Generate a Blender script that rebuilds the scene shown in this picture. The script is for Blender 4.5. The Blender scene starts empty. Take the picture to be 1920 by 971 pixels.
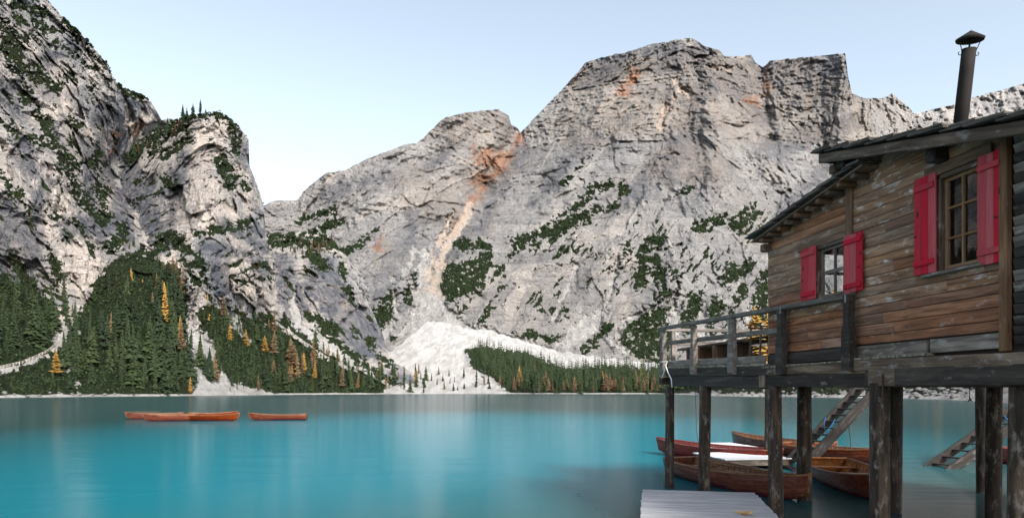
import bpy, bmesh, math, random
import numpy as np
from mathutils import Vector, Matrix

SC = bpy.context.scene
COL = SC.collection
R = math.radians

# ------------------------------------------------------------------ camera
# The eye stands at the origin, EYE metres above the lake, looking along +Y (24 mm, level, rising front).
EYE, FOC, CX, HY = 2.6, 1280.0, 960.0, 733.0
cam_d = bpy.data.cameras.new('camera'); cam = bpy.data.objects.new('camera', cam_d); COL.objects.link(cam)
cam.location = (0, 0, EYE); cam.rotation_euler = (R(90), 0, 0)
cam_d.sensor_width = 36; cam_d.lens = 24; cam_d.shift_y = (HY - 485.5) / 1920
cam_d.clip_start = 0.1; cam_d.clip_end = 20000
SC.camera = cam

# ------------------------------------------------------------------ sky, sun, exposure
SUN_EL, SUN_AZ = 36.0, 149.0          # azimuth clockwise from +Y: behind the camera and to the right
w = bpy.data.worlds.new('World'); SC.world = w; w.use_nodes = True
nt = w.node_tree; nt.nodes.clear()
sky = nt.nodes.new('ShaderNodeTexSky'); sky.sky_type = 'NISHITA'; sky.sun_disc = False
sky.sun_elevation = R(SUN_EL); sky.sun_rotation = R(SUN_AZ); sky.altitude = 1500
sky.air_density = 1.0; sky.dust_density = 8.5; sky.ozone_density = 1.0
bg = nt.nodes.new('ShaderNodeBackground'); bg.inputs['Strength'].default_value = 0.15
wo = nt.nodes.new('ShaderNodeOutputWorld')
hs = nt.nodes.new('ShaderNodeHueSaturation'); hs.inputs['Saturation'].default_value = 0.56; hs.inputs['Hue'].default_value = 0.484
nt.links.new(sky.outputs[0], hs.inputs['Color']); nt.links.new(hs.outputs[0], bg.inputs[0]); nt.links.new(bg.outputs[0], wo.inputs[0])
sl = bpy.data.lights.new('sun', 'SUN'); sl.energy = 2.9; sl.angle = R(10); sl.color = (1.0, 0.93, 0.85)
so = bpy.data.objects.new('sun', sl); COL.objects.link(so)
sd = Vector((math.sin(R(SUN_AZ)) * math.cos(R(SUN_EL)), math.cos(R(SUN_AZ)) * math.cos(R(SUN_EL)), math.sin(R(SUN_EL))))
so.rotation_euler = sd.to_track_quat('Z', 'Y').to_euler()
vs = SC.view_settings
SC.display_settings.display_device = 'sRGB'
vs.view_transform = 'Standard'; vs.look = 'None'; vs.gamma = 1.0; vs.use_curve_mapping = False
vs.exposure = 1.18
SC.cycles.max_bounces = 6; SC.cycles.diffuse_bounces = 3; SC.cycles.glossy_bounces = 3
SC.cycles.transparent_max_bounces = 8
SC.cycles.use_denoising = True

# ------------------------------------------------------------------ helpers
rng = np.random.default_rng(7)
random.seed(11)

def tag(o, label=None, cat=None, group=None, kind=None):
    if label: o['label'] = label
    if cat: o['category'] = cat
    if group: o['group'] = group
    if kind: o['kind'] = kind
    return o

def empty(name, loc=(0, 0, 0), rz=0.0, parent=None):
    o = bpy.data.objects.new(name, None); COL.objects.link(o)
    o.location = loc; o.rotation_euler = (0, 0, rz); o.empty_display_size = 0.1
    if parent: o.parent = parent
    return o

def link(name, me, mat, parent=None):
    o = bpy.data.objects.new(name, me); COL.objects.link(o)
    if mat is not None and not me.materials: me.materials.append(mat)
    if parent: o.parent = parent
    return o

def mesh_np(name, V, F, smooth=False):
    """mesh from numpy vertices and equal-sided faces"""
    V = np.asarray(V, np.float32); F = np.asarray(F, np.int32)
    me = bpy.data.meshes.new(name); n = F.shape[1]
    me.vertices.add(len(V)); me.vertices.foreach_set('co', V.ravel())
    me.loops.add(F.size); me.loops.foreach_set('vertex_index', F.ravel())
    me.polygons.add(len(F)); me.polygons.foreach_set('loop_start', np.arange(0, F.size, n, dtype=np.int32))
    me.polygons.foreach_set('use_smooth', np.full(len(F), smooth, dtype=bool))
    me.update(calc_edges=True); return me

def ray(x, y, D):
    """survey point: bearing x, elevation y (frame units) at depth D"""
    return np.stack([(np.asarray(x) - CX) / FOC * D, np.asarray(D) * np.ones_like(x, dtype=float), EYE + (HY - np.asarray(y)) / FOC * D], -1)

_perm = np.random.default_rng(3).permutation(512).astype(np.int32); _perm = np.concatenate([_perm, _perm, _perm])
_grad = np.random.default_rng(4).normal(size=(512, 3)); _grad /= np.linalg.norm(_grad, axis=1)[:, None]
def perlin(P):
    P = np.asarray(P, float); i = np.floor(P).astype(np.int64); f = P - i; i &= 511
    u = f * f * f * (f * (f * 6 - 15) + 10); out = 0
    for dx in (0, 1):
        wx = u[:, 0] if dx else 1 - u[:, 0]
        for dy in (0, 1):
            wy = u[:, 1] if dy else 1 - u[:, 1]
            for dz in (0, 1):
                wz = u[:, 2] if dz else 1 - u[:, 2]
                h = _perm[_perm[_perm[(i[:, 0] + dx) & 511] + ((i[:, 1] + dy) & 511)] + ((i[:, 2] + dz) & 511)]
                g = _grad[h & 511]
                out = out + wx * wy * wz * (g[:, 0] * (f[:, 0] - dx) + g[:, 1] * (f[:, 1] - dy) + g[:, 2] * (f[:, 2] - dz))
    return out * 1.5
def fbm(P, octv=4, gain=0.5, lac=2.03, ridged=False):
    s = 0; a = 1; t = 0; P = np.asarray(P, float)
    for k in range(octv):
        n = perlin(P + k * 17.3)
        s = s + a * ((1 - 2 * np.abs(n)) if ridged else n); t += a; a *= gain; P = P * lac
    return s / t

_cr = np.random.default_rng(8).random((4096, 5))
def facets(u, v, seed):
    """broken rock: tilted flat faces in irregular cells; returns height, gap to the next face, and a random value per face"""
    iu = np.floor(u).astype(np.int64); iv = np.floor(v).astype(np.int64)
    f1 = np.full(u.shape, 9.); f2 = np.full(u.shape, 9.); hh = np.zeros(u.shape); rr = np.zeros(u.shape)
    for du in (-1, 0, 1):
        for dv in (-1, 0, 1):
            cu, cv = iu + du, iv + dv; r = _cr[(cu * 7919 + cv * 104729 + seed * 1543) % 4096]
            au, av = u - (cu + r[:, 0]), v - (cv + r[:, 1]); d = au * au + av * av; m = d < f1
            f2 = np.where(m, f1, np.minimum(f2, d)); f1 = np.where(m, d, f1)
            h = au * (r[:, 2] - .5) * 2.2 + av * (r[:, 3] - .5) * 1.2 + (r[:, 4] - .5) * .5
            hh = np.where(m, h, hh); rr = np.where(m, r[:, 4], rr)
    return hh, np.sqrt(f2) - np.sqrt(f1), rr

def sstep(a, b, x): t = np.clip((x - a) / (b - a), 0, 1); return t * t * (3 - 2 * t)

# ------------------------------------------------------------------ node helpers
class NB:
    def __init__(s, name):
        s.m = bpy.data.materials.new(name); s.m.use_nodes = True; s.t = s.m.node_tree; s.t.nodes.clear()
        s.out = s.n('ShaderNodeOutputMaterial'); s.p = s.n('ShaderNodeBsdfPrincipled'); s.l(s.p.outputs[0], s.out.inputs[0])
    def n(s, typ, **kw):
        k = s.t.nodes.new(typ)
        for a, b in kw.items(): setattr(k, a, b)
        return k
    def l(s, a, b): s.t.links.new(a, b)
    def setv(s, sock, v):
        if isinstance(v, bpy.types.NodeSocket): s.l(v, sock)
        elif isinstance(v, (tuple, list)) and len(v) == 3 and sock.type == 'RGBA': sock.default_value = (*v, 1)
        else: sock.default_value = v
    def coord(s, kind='Object'): return s.n('ShaderNodeTexCoord').outputs[kind]
    def geo(s, kind='Position'): return s.n('ShaderNodeNewGeometry').outputs[kind]
    def mapping(s, v, scale=(1, 1, 1), rot=(0, 0, 0), loc=(0, 0, 0)):
        k = s.n('ShaderNodeMapping'); s.l(v, k.inputs[0]); k.inputs['Scale'].default_value = scale
        k.inputs['Rotation'].default_value = rot; s.setv(k.inputs['Location'], loc); return k.outputs[0]
    def noise(s, v, scale, detail=4, rough=0.55, dist=0.0, out=0):
        k = s.n('ShaderNodeTexNoise'); s.l(v, k.inputs['Vector']); k.inputs['Scale'].default_value = scale
        k.inputs['Detail'].default_value = detail; k.inputs['Roughness'].default_value = rough; k.inputs['Distortion'].default_value = dist
        return k.outputs[out]
    def ramp(s, v, stops, interp='LINEAR'):
        k = s.n('ShaderNodeValToRGB'); s.l(v, k.inputs[0]); k.color_ramp.interpolation = interp
        e = k.color_ramp.elements
        while len(e) < len(stops): e.new(0.5)
        for i, (p, c) in enumerate(stops):
            e[i].position = p; e[i].color = (c, c, c, 1) if not isinstance(c, (tuple, list)) else (*c, 1)
        return k.outputs[0]
    def mix(s, f, a, b, mode='MIX'):
        k = s.n('ShaderNodeMix', data_type='RGBA', blend_type=mode)
        s.setv(k.inputs[0], f); s.setv(k.inputs[6], a); s.setv(k.inputs[7], b); return k.outputs[2]
    def math(s, op, a, b=0.0, clamp=False):
        k = s.n('ShaderNodeMath', operation=op, use_clamp=clamp); s.setv(k.inputs[0], a); s.setv(k.inputs[1], b); return k.outputs[0]
    def attr(s, name): return s.n('ShaderNodeAttribute', attribute_name=name)
    def bump(s, h, strength, dist, normal=None):
        k = s.n('ShaderNodeBump'); k.inputs['Strength'].default_value = strength; k.inputs['Distance'].default_value = dist
        s.l(h, k.inputs['Height'])
        if normal is not None: s.l(normal, k.inputs['Normal'])
        return k.outputs[0]
    def fin(s, col=None, rough=0.8, normal=None, spec=0.3, metal=0.0):
        if col is not None: s.setv(s.p.inputs['Base Color'], col)
        s.setv(s.p.inputs['Roughness'], rough); s.setv(s.p.inputs['Metallic'], metal)
        s.p.inputs['Specular IOR Level'].default_value = spec
        if normal is not None: s.l(normal, s.p.inputs['Normal'])
        return s.m

# ------------------------------------------------------------------ terrain
def rock_material(name, S, light, mid, dark, warm, strata_rot=(0, 0, 0), strata=0.5, vsc=(1.7, .5), vrot=0.0, grass=(0.017, 0.028, 0.013)):
    """limestone: S is the size in metres of the main patches; mask = (scrub, scree, ochre, dark and painted-shade rock), mask_b = (pale and painted-lit rock, rust)"""
    b = NB(name); P = b.geo()
    at = b.attr('mask'); sep = b.n('ShaderNodeSeparateColor'); b.l(at.outputs['Color'], sep.inputs[0])
    at2 = b.attr('mask_b'); sep2 = b.n('ShaderNodeSeparateColor'); b.l(at2.outputs['Color'], sep2.inputs[0])
    veg, scr, och, drk = sep.outputs[0], sep.outputs[1], sep.outputs[2], at.outputs['Alpha']
    bri, rus = sep2.outputs[0], sep2.outputs[1]
    big = b.noise(P, 1.0 / S, 6, 0.6, 0.6)
    plate = b.noise(b.mapping(P, (vsc[0] / S, vsc[0] / S, vsc[1] / S)), 1.0, 6, 0.6, 0.8)      # broad faces
    Pv = b.mapping(P, rot=(0, vrot, 0)) if vrot else P
    vert = b.noise(b.mapping(Pv, (9.0 / S, 9.0 / S, 1.5 / S)), 1.0, 8, 0.72, 0.4)                # streaks running down the faces
    st = b.noise(b.mapping(P, (0.7 / S, 0.7 / S, 10.0 / S), strata_rot), 1.0, 7, 0.7, 0.35)    # bedding
    fine = b.noise(P, 14.0 / S, 6, 0.72, 0.2)
    grit = b.noise(P, 45.0 / S, 4, 0.75, 0.0)
    c = b.mix(b.ramp(plate, [(0.36, 0), (0.6, 1)]), mid, light)
    c = b.mix(b.math('MULTIPLY', b.ramp(big, [(0.45, 0), (0.68, 1)]), 0.5), c, warm)
    c = b.mix(b.math('MULTIPLY', b.ramp(st, [(0.34, 1), (0.5, 0)]), strata), c, dark)
    c = b.mix(b.math('MULTIPLY', b.ramp(vert, [(0.3, 1), (0.47, 0)]), 0.55), c, dark)
    c = b.mix(b.math('MULTIPLY', b.ramp(fine, [(0.32, 1), (0.46, 0)]), 0.4), c, dark)
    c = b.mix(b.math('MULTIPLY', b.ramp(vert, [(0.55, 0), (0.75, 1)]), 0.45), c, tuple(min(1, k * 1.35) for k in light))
    c = b.mix(b.math('MULTIPLY', bri, b.ramp(vert, [(0.34, 0.25), (0.52, .97)])), c, (0.72, 0.645, 0.58))  # lit cream faces painted into the rock colour, besides random paler ones
    c = b.mix(b.math('MULTIPLY', drk, b.ramp(vert, [(0.40, .95), (0.68, 0.45)])), c, (dark[0] * .95, dark[1] * .98, dark[2] * 1.08))  # shade of gullies and turned-away faces painted in, along with darker rock
    c = b.mix(b.math('MULTIPLY', och, b.ramp(vert, [(0.4, 0.05), (0.62, .62)])), c, b.mix(fine, (0.26, 0.21, 0.165), (0.42, 0.35, 0.285)))
    c = b.mix(b.math('MULTIPLY', rus, b.ramp(fine, [(0.3, 0.3), (0.6, .9)])), c, b.mix(vert, (0.33, 0.12, 0.05), (0.5, 0.26, 0.14)))
    run_ = b.noise(b.mapping(P, (.11, .016, .05)), 1.0, 6, .7, .6)                             # runnels and sorted gravel
    sc = b.mix(b.ramp(fine, [(.35, 0), (.65, 1)]), (0.50, 0.49, 0.47), (0.67, 0.66, 0.645))
    sc = b.mix(b.math('MULTIPLY', b.ramp(run_, [(.42, 1), (.56, 0)]), .75), sc, (0.36, 0.35, 0.33))
    c = b.mix(scr, c, b.mix(b.math('MULTIPLY', och, .6), sc, (.62, .46, .34)))
    c = b.mix(b.math('MULTIPLY', b.ramp(grit, [(0.34, 1), (0.5, 0)]), 0.28), c, dark)
    gr = b.mix(b.ramp(fine, [(0.3, 0), (0.7, 1)]), (grass[0] * .45, grass[1] * .5, grass[2] * .55), (grass[0] * 1.35, grass[1] * 1.3, grass[2]))
    gr = b.mix(b.math('MULTIPLY', b.ramp(big, [(0.5, 0), (0.75, 1)]), 0.35), gr, (0.06, 0.04, 0.018))
    vf = b.ramp(b.math('ADD', veg, b.math('MULTIPLY', b.math('SUBTRACT', fine, .5), 1.3)), [(.42, 0), (.6, 1)])
    c = b.mix(vf, c, gr)
    st2 = b.noise(b.mapping(P, (2.2 / S, 2.2 / S, 34.0 / S), strata_rot), 1.0, 4, 0.7, 0.3)
    c = b.mix(b.math('MULTIPLY', b.math('SUBTRACT', b.ramp(st2, [(0.36, .5), (0.47, 0)]), b.math('ADD', veg, scr), True), .9), c, dark)
    hsum = b.math('ADD', b.math('MULTIPLY', st, 0.3 + strata), b.math('ADD', b.math('MULTIPLY', vert, 0.8), b.math('ADD', b.math('MULTIPLY', fine, 0.6), b.math('MULTIPLY', grit, .2))))
    nor = b.bump(hsum, 1.0, S * 0.045)
    return b.fin(c, 0.92, b.bump(b.math('ADD', grit, fine), .9, S * .022, nor), 0.15)

def seg_dist(px, py, a, b_):
    ax, ay = a; bx, by = b_; dx, dy = bx - ax, by - ay; L = dx * dx + dy * dy + 1e-9
    t = np.clip(((px - ax) * dx + (py - ay) * dy) / L, 0, 1)
    return np.hypot(px - ax - t * dx, py - ay - t * dy)
def poly_in(px, py, pts):
    ins = np.zeros(px.shape, bool); n = len(pts)
    for i in range(n):
        x1, y1 = pts[i]; x2, y2 = pts[(i + 1) % n]
        c = ((y1 > py) != (y2 > py)) & (px < (x2 - x1) * (py - y1) / (y2 - y1 + 1e-9) + x1); ins ^= c
    return ins
def poly_sdf(px, py, pts):
    d = np.full(px.shape, 1e9)
    for i in range(len(pts)): d = np.minimum(d, seg_dist(px, py, pts[i], pts[(i + 1) % len(pts)]))
    return np.where(poly_in(px, py, pts), d, -d)

def field(px, py, items):
    """signed extent of patches: strokes ((x,y),...;width) or polygons, positive inside"""
    s = np.full(px.shape, -60.0)
    for it in items:
        if it[0] == 's':
            pts, wd = it[1], it[2]
            xs = [p[0] for p in pts]; ys = [p[1] for p in pts]
            if len(pts) == 1: pts = [pts[0], (pts[0][0] + .1, pts[0][1])]
            m = (px > min(xs) - wd - 60) & (px < max(xs) + wd + 60) & (py > min(ys) - wd - 60) & (py < max(ys) + wd + 60)
            d = np.full(m.sum(), 1e9)
            for k in range(len(pts) - 1): d = np.minimum(d, seg_dist(px[m], py[m], pts[k], pts[k + 1]))
            s[m] = np.maximum(s[m], wd / 2 - d)
        else:
            s = np.maximum(s, poly_sdf(px, py, it[1]))
    return s

class Layer:
    def __init__(s, name, top, shore, ctrl, step=2.0, relief=None, masks=None, seed=0, foot=None, jag=3.0):
        s.name, s.relief, s.masks, s.seed = name, relief, masks or {}, seed
        s.top = np.array(top, float); s.shore = np.array(shore, float) if shore else None; s.foot = np.array(foot, float) if foot else None
        s.step, s.jag = step, jag
        C = [list(c) for c in ctrl]
        if shore:
            for x, D in shore: C.append([x, HY + FOC * EYE / D, D])
        C = np.array(C, float); s.C = C[:, :2] / 400.0; n = len(C)
        v = 1.0 / C[:, 2]; s.sc = v.mean(); v = v / s.sc
        r = np.linalg.norm(s.C[:, None] - s.C[None], axis=2); K = np.where(r > 0, r * r * np.log(r + 1e-12), 0) + np.eye(n) * 2e-3
        A = np.zeros((n + 3, n + 3)); A[:n, :n] = K; A[:n, n] = 1; A[:n, n + 1:] = s.C; A[n, :n] = 1; A[n + 1:, :n] = s.C.T
        s.w = np.linalg.solve(A, np.concatenate([v, np.zeros(3)])); s.n = n
    def base(s, x, y):
        p = np.stack([x, y], 1) / 400.0; out = s.w[s.n] + p @ s.w[s.n + 1:]
        for i in range(s.n):
            r2 = (p[:, 0] - s.C[i, 0]) ** 2 + (p[:, 1] - s.C[i, 1]) ** 2
            out = out + s.w[i] * 0.5 * r2 * np.log(r2 + 1e-12)
        return 1.0 / (np.maximum(out, 0.12) * s.sc)
    def mask(s, x, y, D):
        P = ray(x, y, D)
        n1 = perlin(np.stack([x / 22, y / 15, np.full_like(x, s.seed + .5)], 1)); n2 = perlin(np.stack([x / 7.5, y / 5.5, np.full_like(x, s.seed + 9.5)], 1))
        n3 = perlin(np.stack([x / 3.2, y / 2.4, np.full_like(x, s.seed + 4.5)], 1))
        jit = 10 * n1 + 10 * n2 + 8 * n3; out = {}
        for k in ('veg', 'scree', 'ochre', 'dark', 'bright', 'rust'):
            it = s.masks.get(k, [])
            f = field(x, y, it) if it else np.full(x.shape, -60.0)
            amp = {'veg': 1.0, 'scree': .7}.get(k, 1.1)
            fe = {'veg': 5.0, 'scree': 2.5, 'rust': 6., 'bright': 7.}.get(k, 12.)
            out[k] = sstep(-fe, fe, f + jit * amp)
        fl = s.masks.get('fleck')
        if fl:
            for (zone, thr, ang) in fl:
                zm = sstep(-25, 25, poly_sdf(x, y, zone)); ca, sa = math.cos(ang), math.sin(ang)
                u = x * ca + y * sa; vv = -x * sa + y * ca
                q = fbm(np.stack([u / 34, vv / 11, np.full_like(x, s.seed + 31.)], 1), 4, 0.62)
                q2 = perlin(np.stack([x / 110, y / 90, np.full_like(x, s.seed + 51.)], 1))
                out['veg'] = np.maximum(out['veg'], zm * sstep(thr, thr + .06, q + .32 * q2))
        if s.shore is not None:
            z = P[:, 2]; out['scree'] = np.maximum(out['scree'], 1 - sstep(.7, 1.5, z + .5 * n1)); 
        out['veg'] = out['veg'] * (1 - out['scree']) * np.maximum(sstep(-.62, -.30, n2 + .9 * n3), 0 if s.seed == 1 else sstep(440, 520, y))
        return out
    def full(s, x, y):
        """depth with relief"""
        x = np.asarray(x, float); y = np.asarray(y, float)
        D = s.base(x, y); M = s.mask(x, y, D)
        P = ray(x, y, D); h = s.relief(x, y, P) if s.relief else 0
        if isinstance(h, tuple):
            h, br, dk = h; z_ = 1 - np.clip(M['veg'] + M['scree'], 0, 1); M['bright'] = np.clip(M['bright'] + br * z_, 0, 1); M['dark'] = np.clip(M['dark'] + dk * z_, 0, 1)
        rough = 1 - 0.5 * np.clip(M['scree'] * .9 + M['veg'] * .25, 0, 1)
        D2 = D * (1 - h * rough)
        return D2, M
    def build(s, mat, xr):
        x = np.arange(xr[0], xr[1] + .1, s.step); nx = len(x)
        t = np.interp(x, s.top[:, 0], s.top[:, 1]); 
        q = np.stack([x / 14, np.full(nx, s.seed * 3.1), np.zeros(nx)], 1)
        t = t + s.jag * (fbm(q, 4, .6))
        if s.shore is not None: b_ = HY + FOC * EYE / np.interp(x, s.shore[:, 0], s.shore[:, 1])
        else: b_ = np.interp(x, s.foot[:, 0], s.foot[:, 1])
        y0, y1 = t.min(), b_.max(); ny = int((y1 - y0) / s.step) + 2
        X = np.repeat(x[None], ny, 0); Y = np.clip(np.linspace(y0, y1, ny)[:, None], t[None], np.maximum(b_, t + 1)[None])
        flat = np.abs(Y[1:] - Y[:-1]) < 1e-4; flat = (flat[:, 1:] & flat[:, :-1])
        D, M = s.full(X.ravel(), Y.ravel())
        P = ray(X.ravel(), Y.ravel(), D).reshape(ny, nx, 3)
        # far side of the ridge, and the foot sunk below ground or water
        backs = []
        for k, (fd, dz) in enumerate([(1.03, .012), (1.10, .06), (1.3, .22)]):
            r = P[0].copy(); D0 = r[:, 1].copy(); r[:, 0] *= fd; r[:, 1] *= fd; r[:, 2] = r[:, 2] - dz * D0; backs.append(r)
        foot = P[-1].copy(); foot[:, 2] -= 6 if s.shore is not None else 60
        P = np.concatenate([np.stack(backs[::-1]), P, foot[None]], 0); nr = P.shape[0]
        V = P.reshape(-1, 3)
        i = np.arange(nr - 1)[:, None] * nx + np.arange(nx - 1)[None]; 
        keep = np.ones(i.shape, bool); keep[3:3 + ny - 1] = ~flat; i = i[keep]
        me = mesh_np(s.name, V, np.stack([i, i + nx, i + nx + 1, i + 1], 1), True)
        col = np.zeros((nr, nx, 4), np.float32)
        m = np.stack([M['veg'], M['scree'], M['ochre'], M['dark']], 1).reshape(ny, nx, 4)
        col[3:3 + ny] = m; col[:3] = m[0]; col[-1] = m[-1]
        a = me.attributes.new('mask', 'FLOAT_COLOR', 'POINT'); a.data.foreach_set('color', col.ravel())
        m2 = np.stack([M['bright'], M['rust'], M['rust'] * 0, M['rust'] * 0], 1).reshape(ny, nx, 4); col[3:3 + ny] = m2; col[:3] = m2[0]; col[-1] = 0
        a = me.attributes.new('mask_b', 'FLOAT_COLOR', 'POINT'); a.data.foreach_set('color', col.ravel())
        o = link(s.name, me, mat); tag(o, kind='structure')
        s.g = (X, Y, D.reshape(ny, nx), m)
        return o
    def at(s, x, y):
        D, M = s.full(np.atleast_1d(x), np.atleast_1d(y)); return ray(np.atleast_1d(x).astype(float), np.atleast_1d(y).astype(float), D)
# ================================================================== mountains and shores
def rel_main(x, y, P):
    S = 260.0; q = P / S
    wv = np.stack([fbm(q * .8 + 5, 3), fbm(q * .8 + 11, 3), fbm(q * .8 + 19, 3)], 1)
    p = q + .5 * wv
    # ribs leaning to the right like the bedding, gullies falling to the left
    lean = np.stack([p[:, 0] * 1.7 - p[:, 2] * .9, p[:, 1] * .4, p[:, 2] * .55 + p[:, 0] * .35], 1)
    rib = fbm(lean * 1.2, 7, .55, ridged=True)
    det = fbm(p * np.array([4.4, 2.4, 2.6]), 7, .64, ridged=True)
    z = P[:, 2] + .28 * P[:, 0] * sstep(1500, 900, x) + 60 * wv[:, 2]
    led = fbm(np.stack([p[:, 0] * .5, p[:, 1] * .3, z / 34.0], 1), 3, .7)
    amp = sstep(720, 560, y)
    gul = np.exp(-(seg_dist(x, y, (974, 246), (905, 350)) / 16) ** 2) + np.exp(-(seg_dist(x, y, (905, 350), (815, 520)) / 20) ** 2)
    g2 = np.exp(-(seg_dist(x, y, (1425, 120), (1440, 260)) / 14) ** 2) + .7 * np.exp(-(seg_dist(x, y, (1560, 300), (1440, 620)) / 18) ** 2)
    spur = np.exp(-(seg_dist(x, y, (1335, 90), (1345, 330)) / 26) ** 2) + .8 * np.exp(-(seg_dist(x, y, (1345, 330), (1230, 600)) / 30) ** 2) + .9 * np.exp(-(seg_dist(x, y, (1585, 105), (1575, 260)) / 22) ** 2) + .9 * np.exp(-(seg_dist(x, y, (1190, 95), (1060, 330)) / 28) ** 2) + .8 * np.exp(-(seg_dist(x, y, (860, 215), (830, 400)) / 30) ** 2)
    zz = z / 1.0 + 9 * fbm(p * 4, 4)
    saw = lambda t: (t - np.floor(t))
    cut = saw(zz / 58.) * .35 + saw(zz / 21. + .3) * .5 + saw(zz / 9.5) * .25
    cut = cut * (1 + .7 * sstep(330, 150, y))
    wu = P[:, 0] + 60 * wv[:, 0]; wz = P[:, 2] + 60 * wv[:, 1]
    # faces lean with the slope: long axis runs from upper right to lower left
    la, lb_ = wu * .86 - wz * .5, wu * .5 + wz * .86
    h1, e1, r1 = facets(la / 120, lb_ / 250, 1); h2, e2, r2 = facets(la / 42, lb_ / 80 + .4 * wv[:, 2], 2); h3, e3, r3 = facets(wu / 17, wz / 15, 3)
    flute = fbm(np.stack([la / 46, lb_ / 260, P[:, 1] / 400], 1), 6, .62, ridged=True)
    fac_ = .011 * flute + .012 * h1 + .0075 * h2 + .0035 * h3 - .002 * sstep(.12, 0, e2) - .0008 * sstep(.14, 0, e3)
    hh = amp * (fac_ + .030 * rib + .008 * det + .003 * led - .0034 * cut - .04 * gul - .032 * g2 + .036 * spur)
    tone = .55 * r2 + .45 * r1
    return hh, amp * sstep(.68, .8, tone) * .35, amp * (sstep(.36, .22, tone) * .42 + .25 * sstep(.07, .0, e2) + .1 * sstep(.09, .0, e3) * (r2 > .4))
def rel_near(S, ca=.05, cb=.03, cc=.012, Dm=500.):
    def f(x, y, P):
        q = P / S; wv = np.stack([fbm(q + 3, 3), fbm(q + 13, 3), fbm(q + 23, 3)], 1); p = q + .45 * wv
        rib = fbm(p * np.array([1.7, .8, .5]), 7, .56, ridged=True)
        det = fbm(p * np.array([5.0, 2.4, 1.9]), 7, .64, ridged=True)
        led = fbm(np.stack([p[:, 0] * .6, p[:, 1] * .4, p[:, 2] * 5 + p[:, 0] * 1.2], 1), 3, .7)
        amp = .12 + .88 * sstep(735, 520, y)
        wu = (x - CX) / FOC * Dm + .3 * S * wv[:, 0]; wz = P[:, 2] + .35 * S * wv[:, 1]
        h1, e1, r1 = facets(wu / (S * .45) + .2 * wz / S, wz / (S * .95), 4); h2, e2, r2 = facets(wu / (S * .17), wz / (S * .34) + .5 * wv[:, 2], 5); h3, e3, r3 = facets(wu / (S * .06) + .3 * wz / S, wz / (S * .085), 6)
        fac_ = ca * .62 * h1 + ca * .28 * h2 + ca * .11 * h3 - ca * .06 * sstep(.12, 0, e2) - ca * .02 * sstep(.14, 0, e3)
        tone = .5 * r2 + .5 * r1
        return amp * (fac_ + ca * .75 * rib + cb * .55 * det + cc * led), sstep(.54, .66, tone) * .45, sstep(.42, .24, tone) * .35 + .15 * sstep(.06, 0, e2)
    return f
def rel_soft(S, a):
    return lambda x, y, P: a * fbm(P / S, 5, .6) * sstep(740, 715, y)

S_, P_ = (lambda w, *p: ('s', list(p), w)), (lambda *p: ('p', list(p)))

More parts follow.
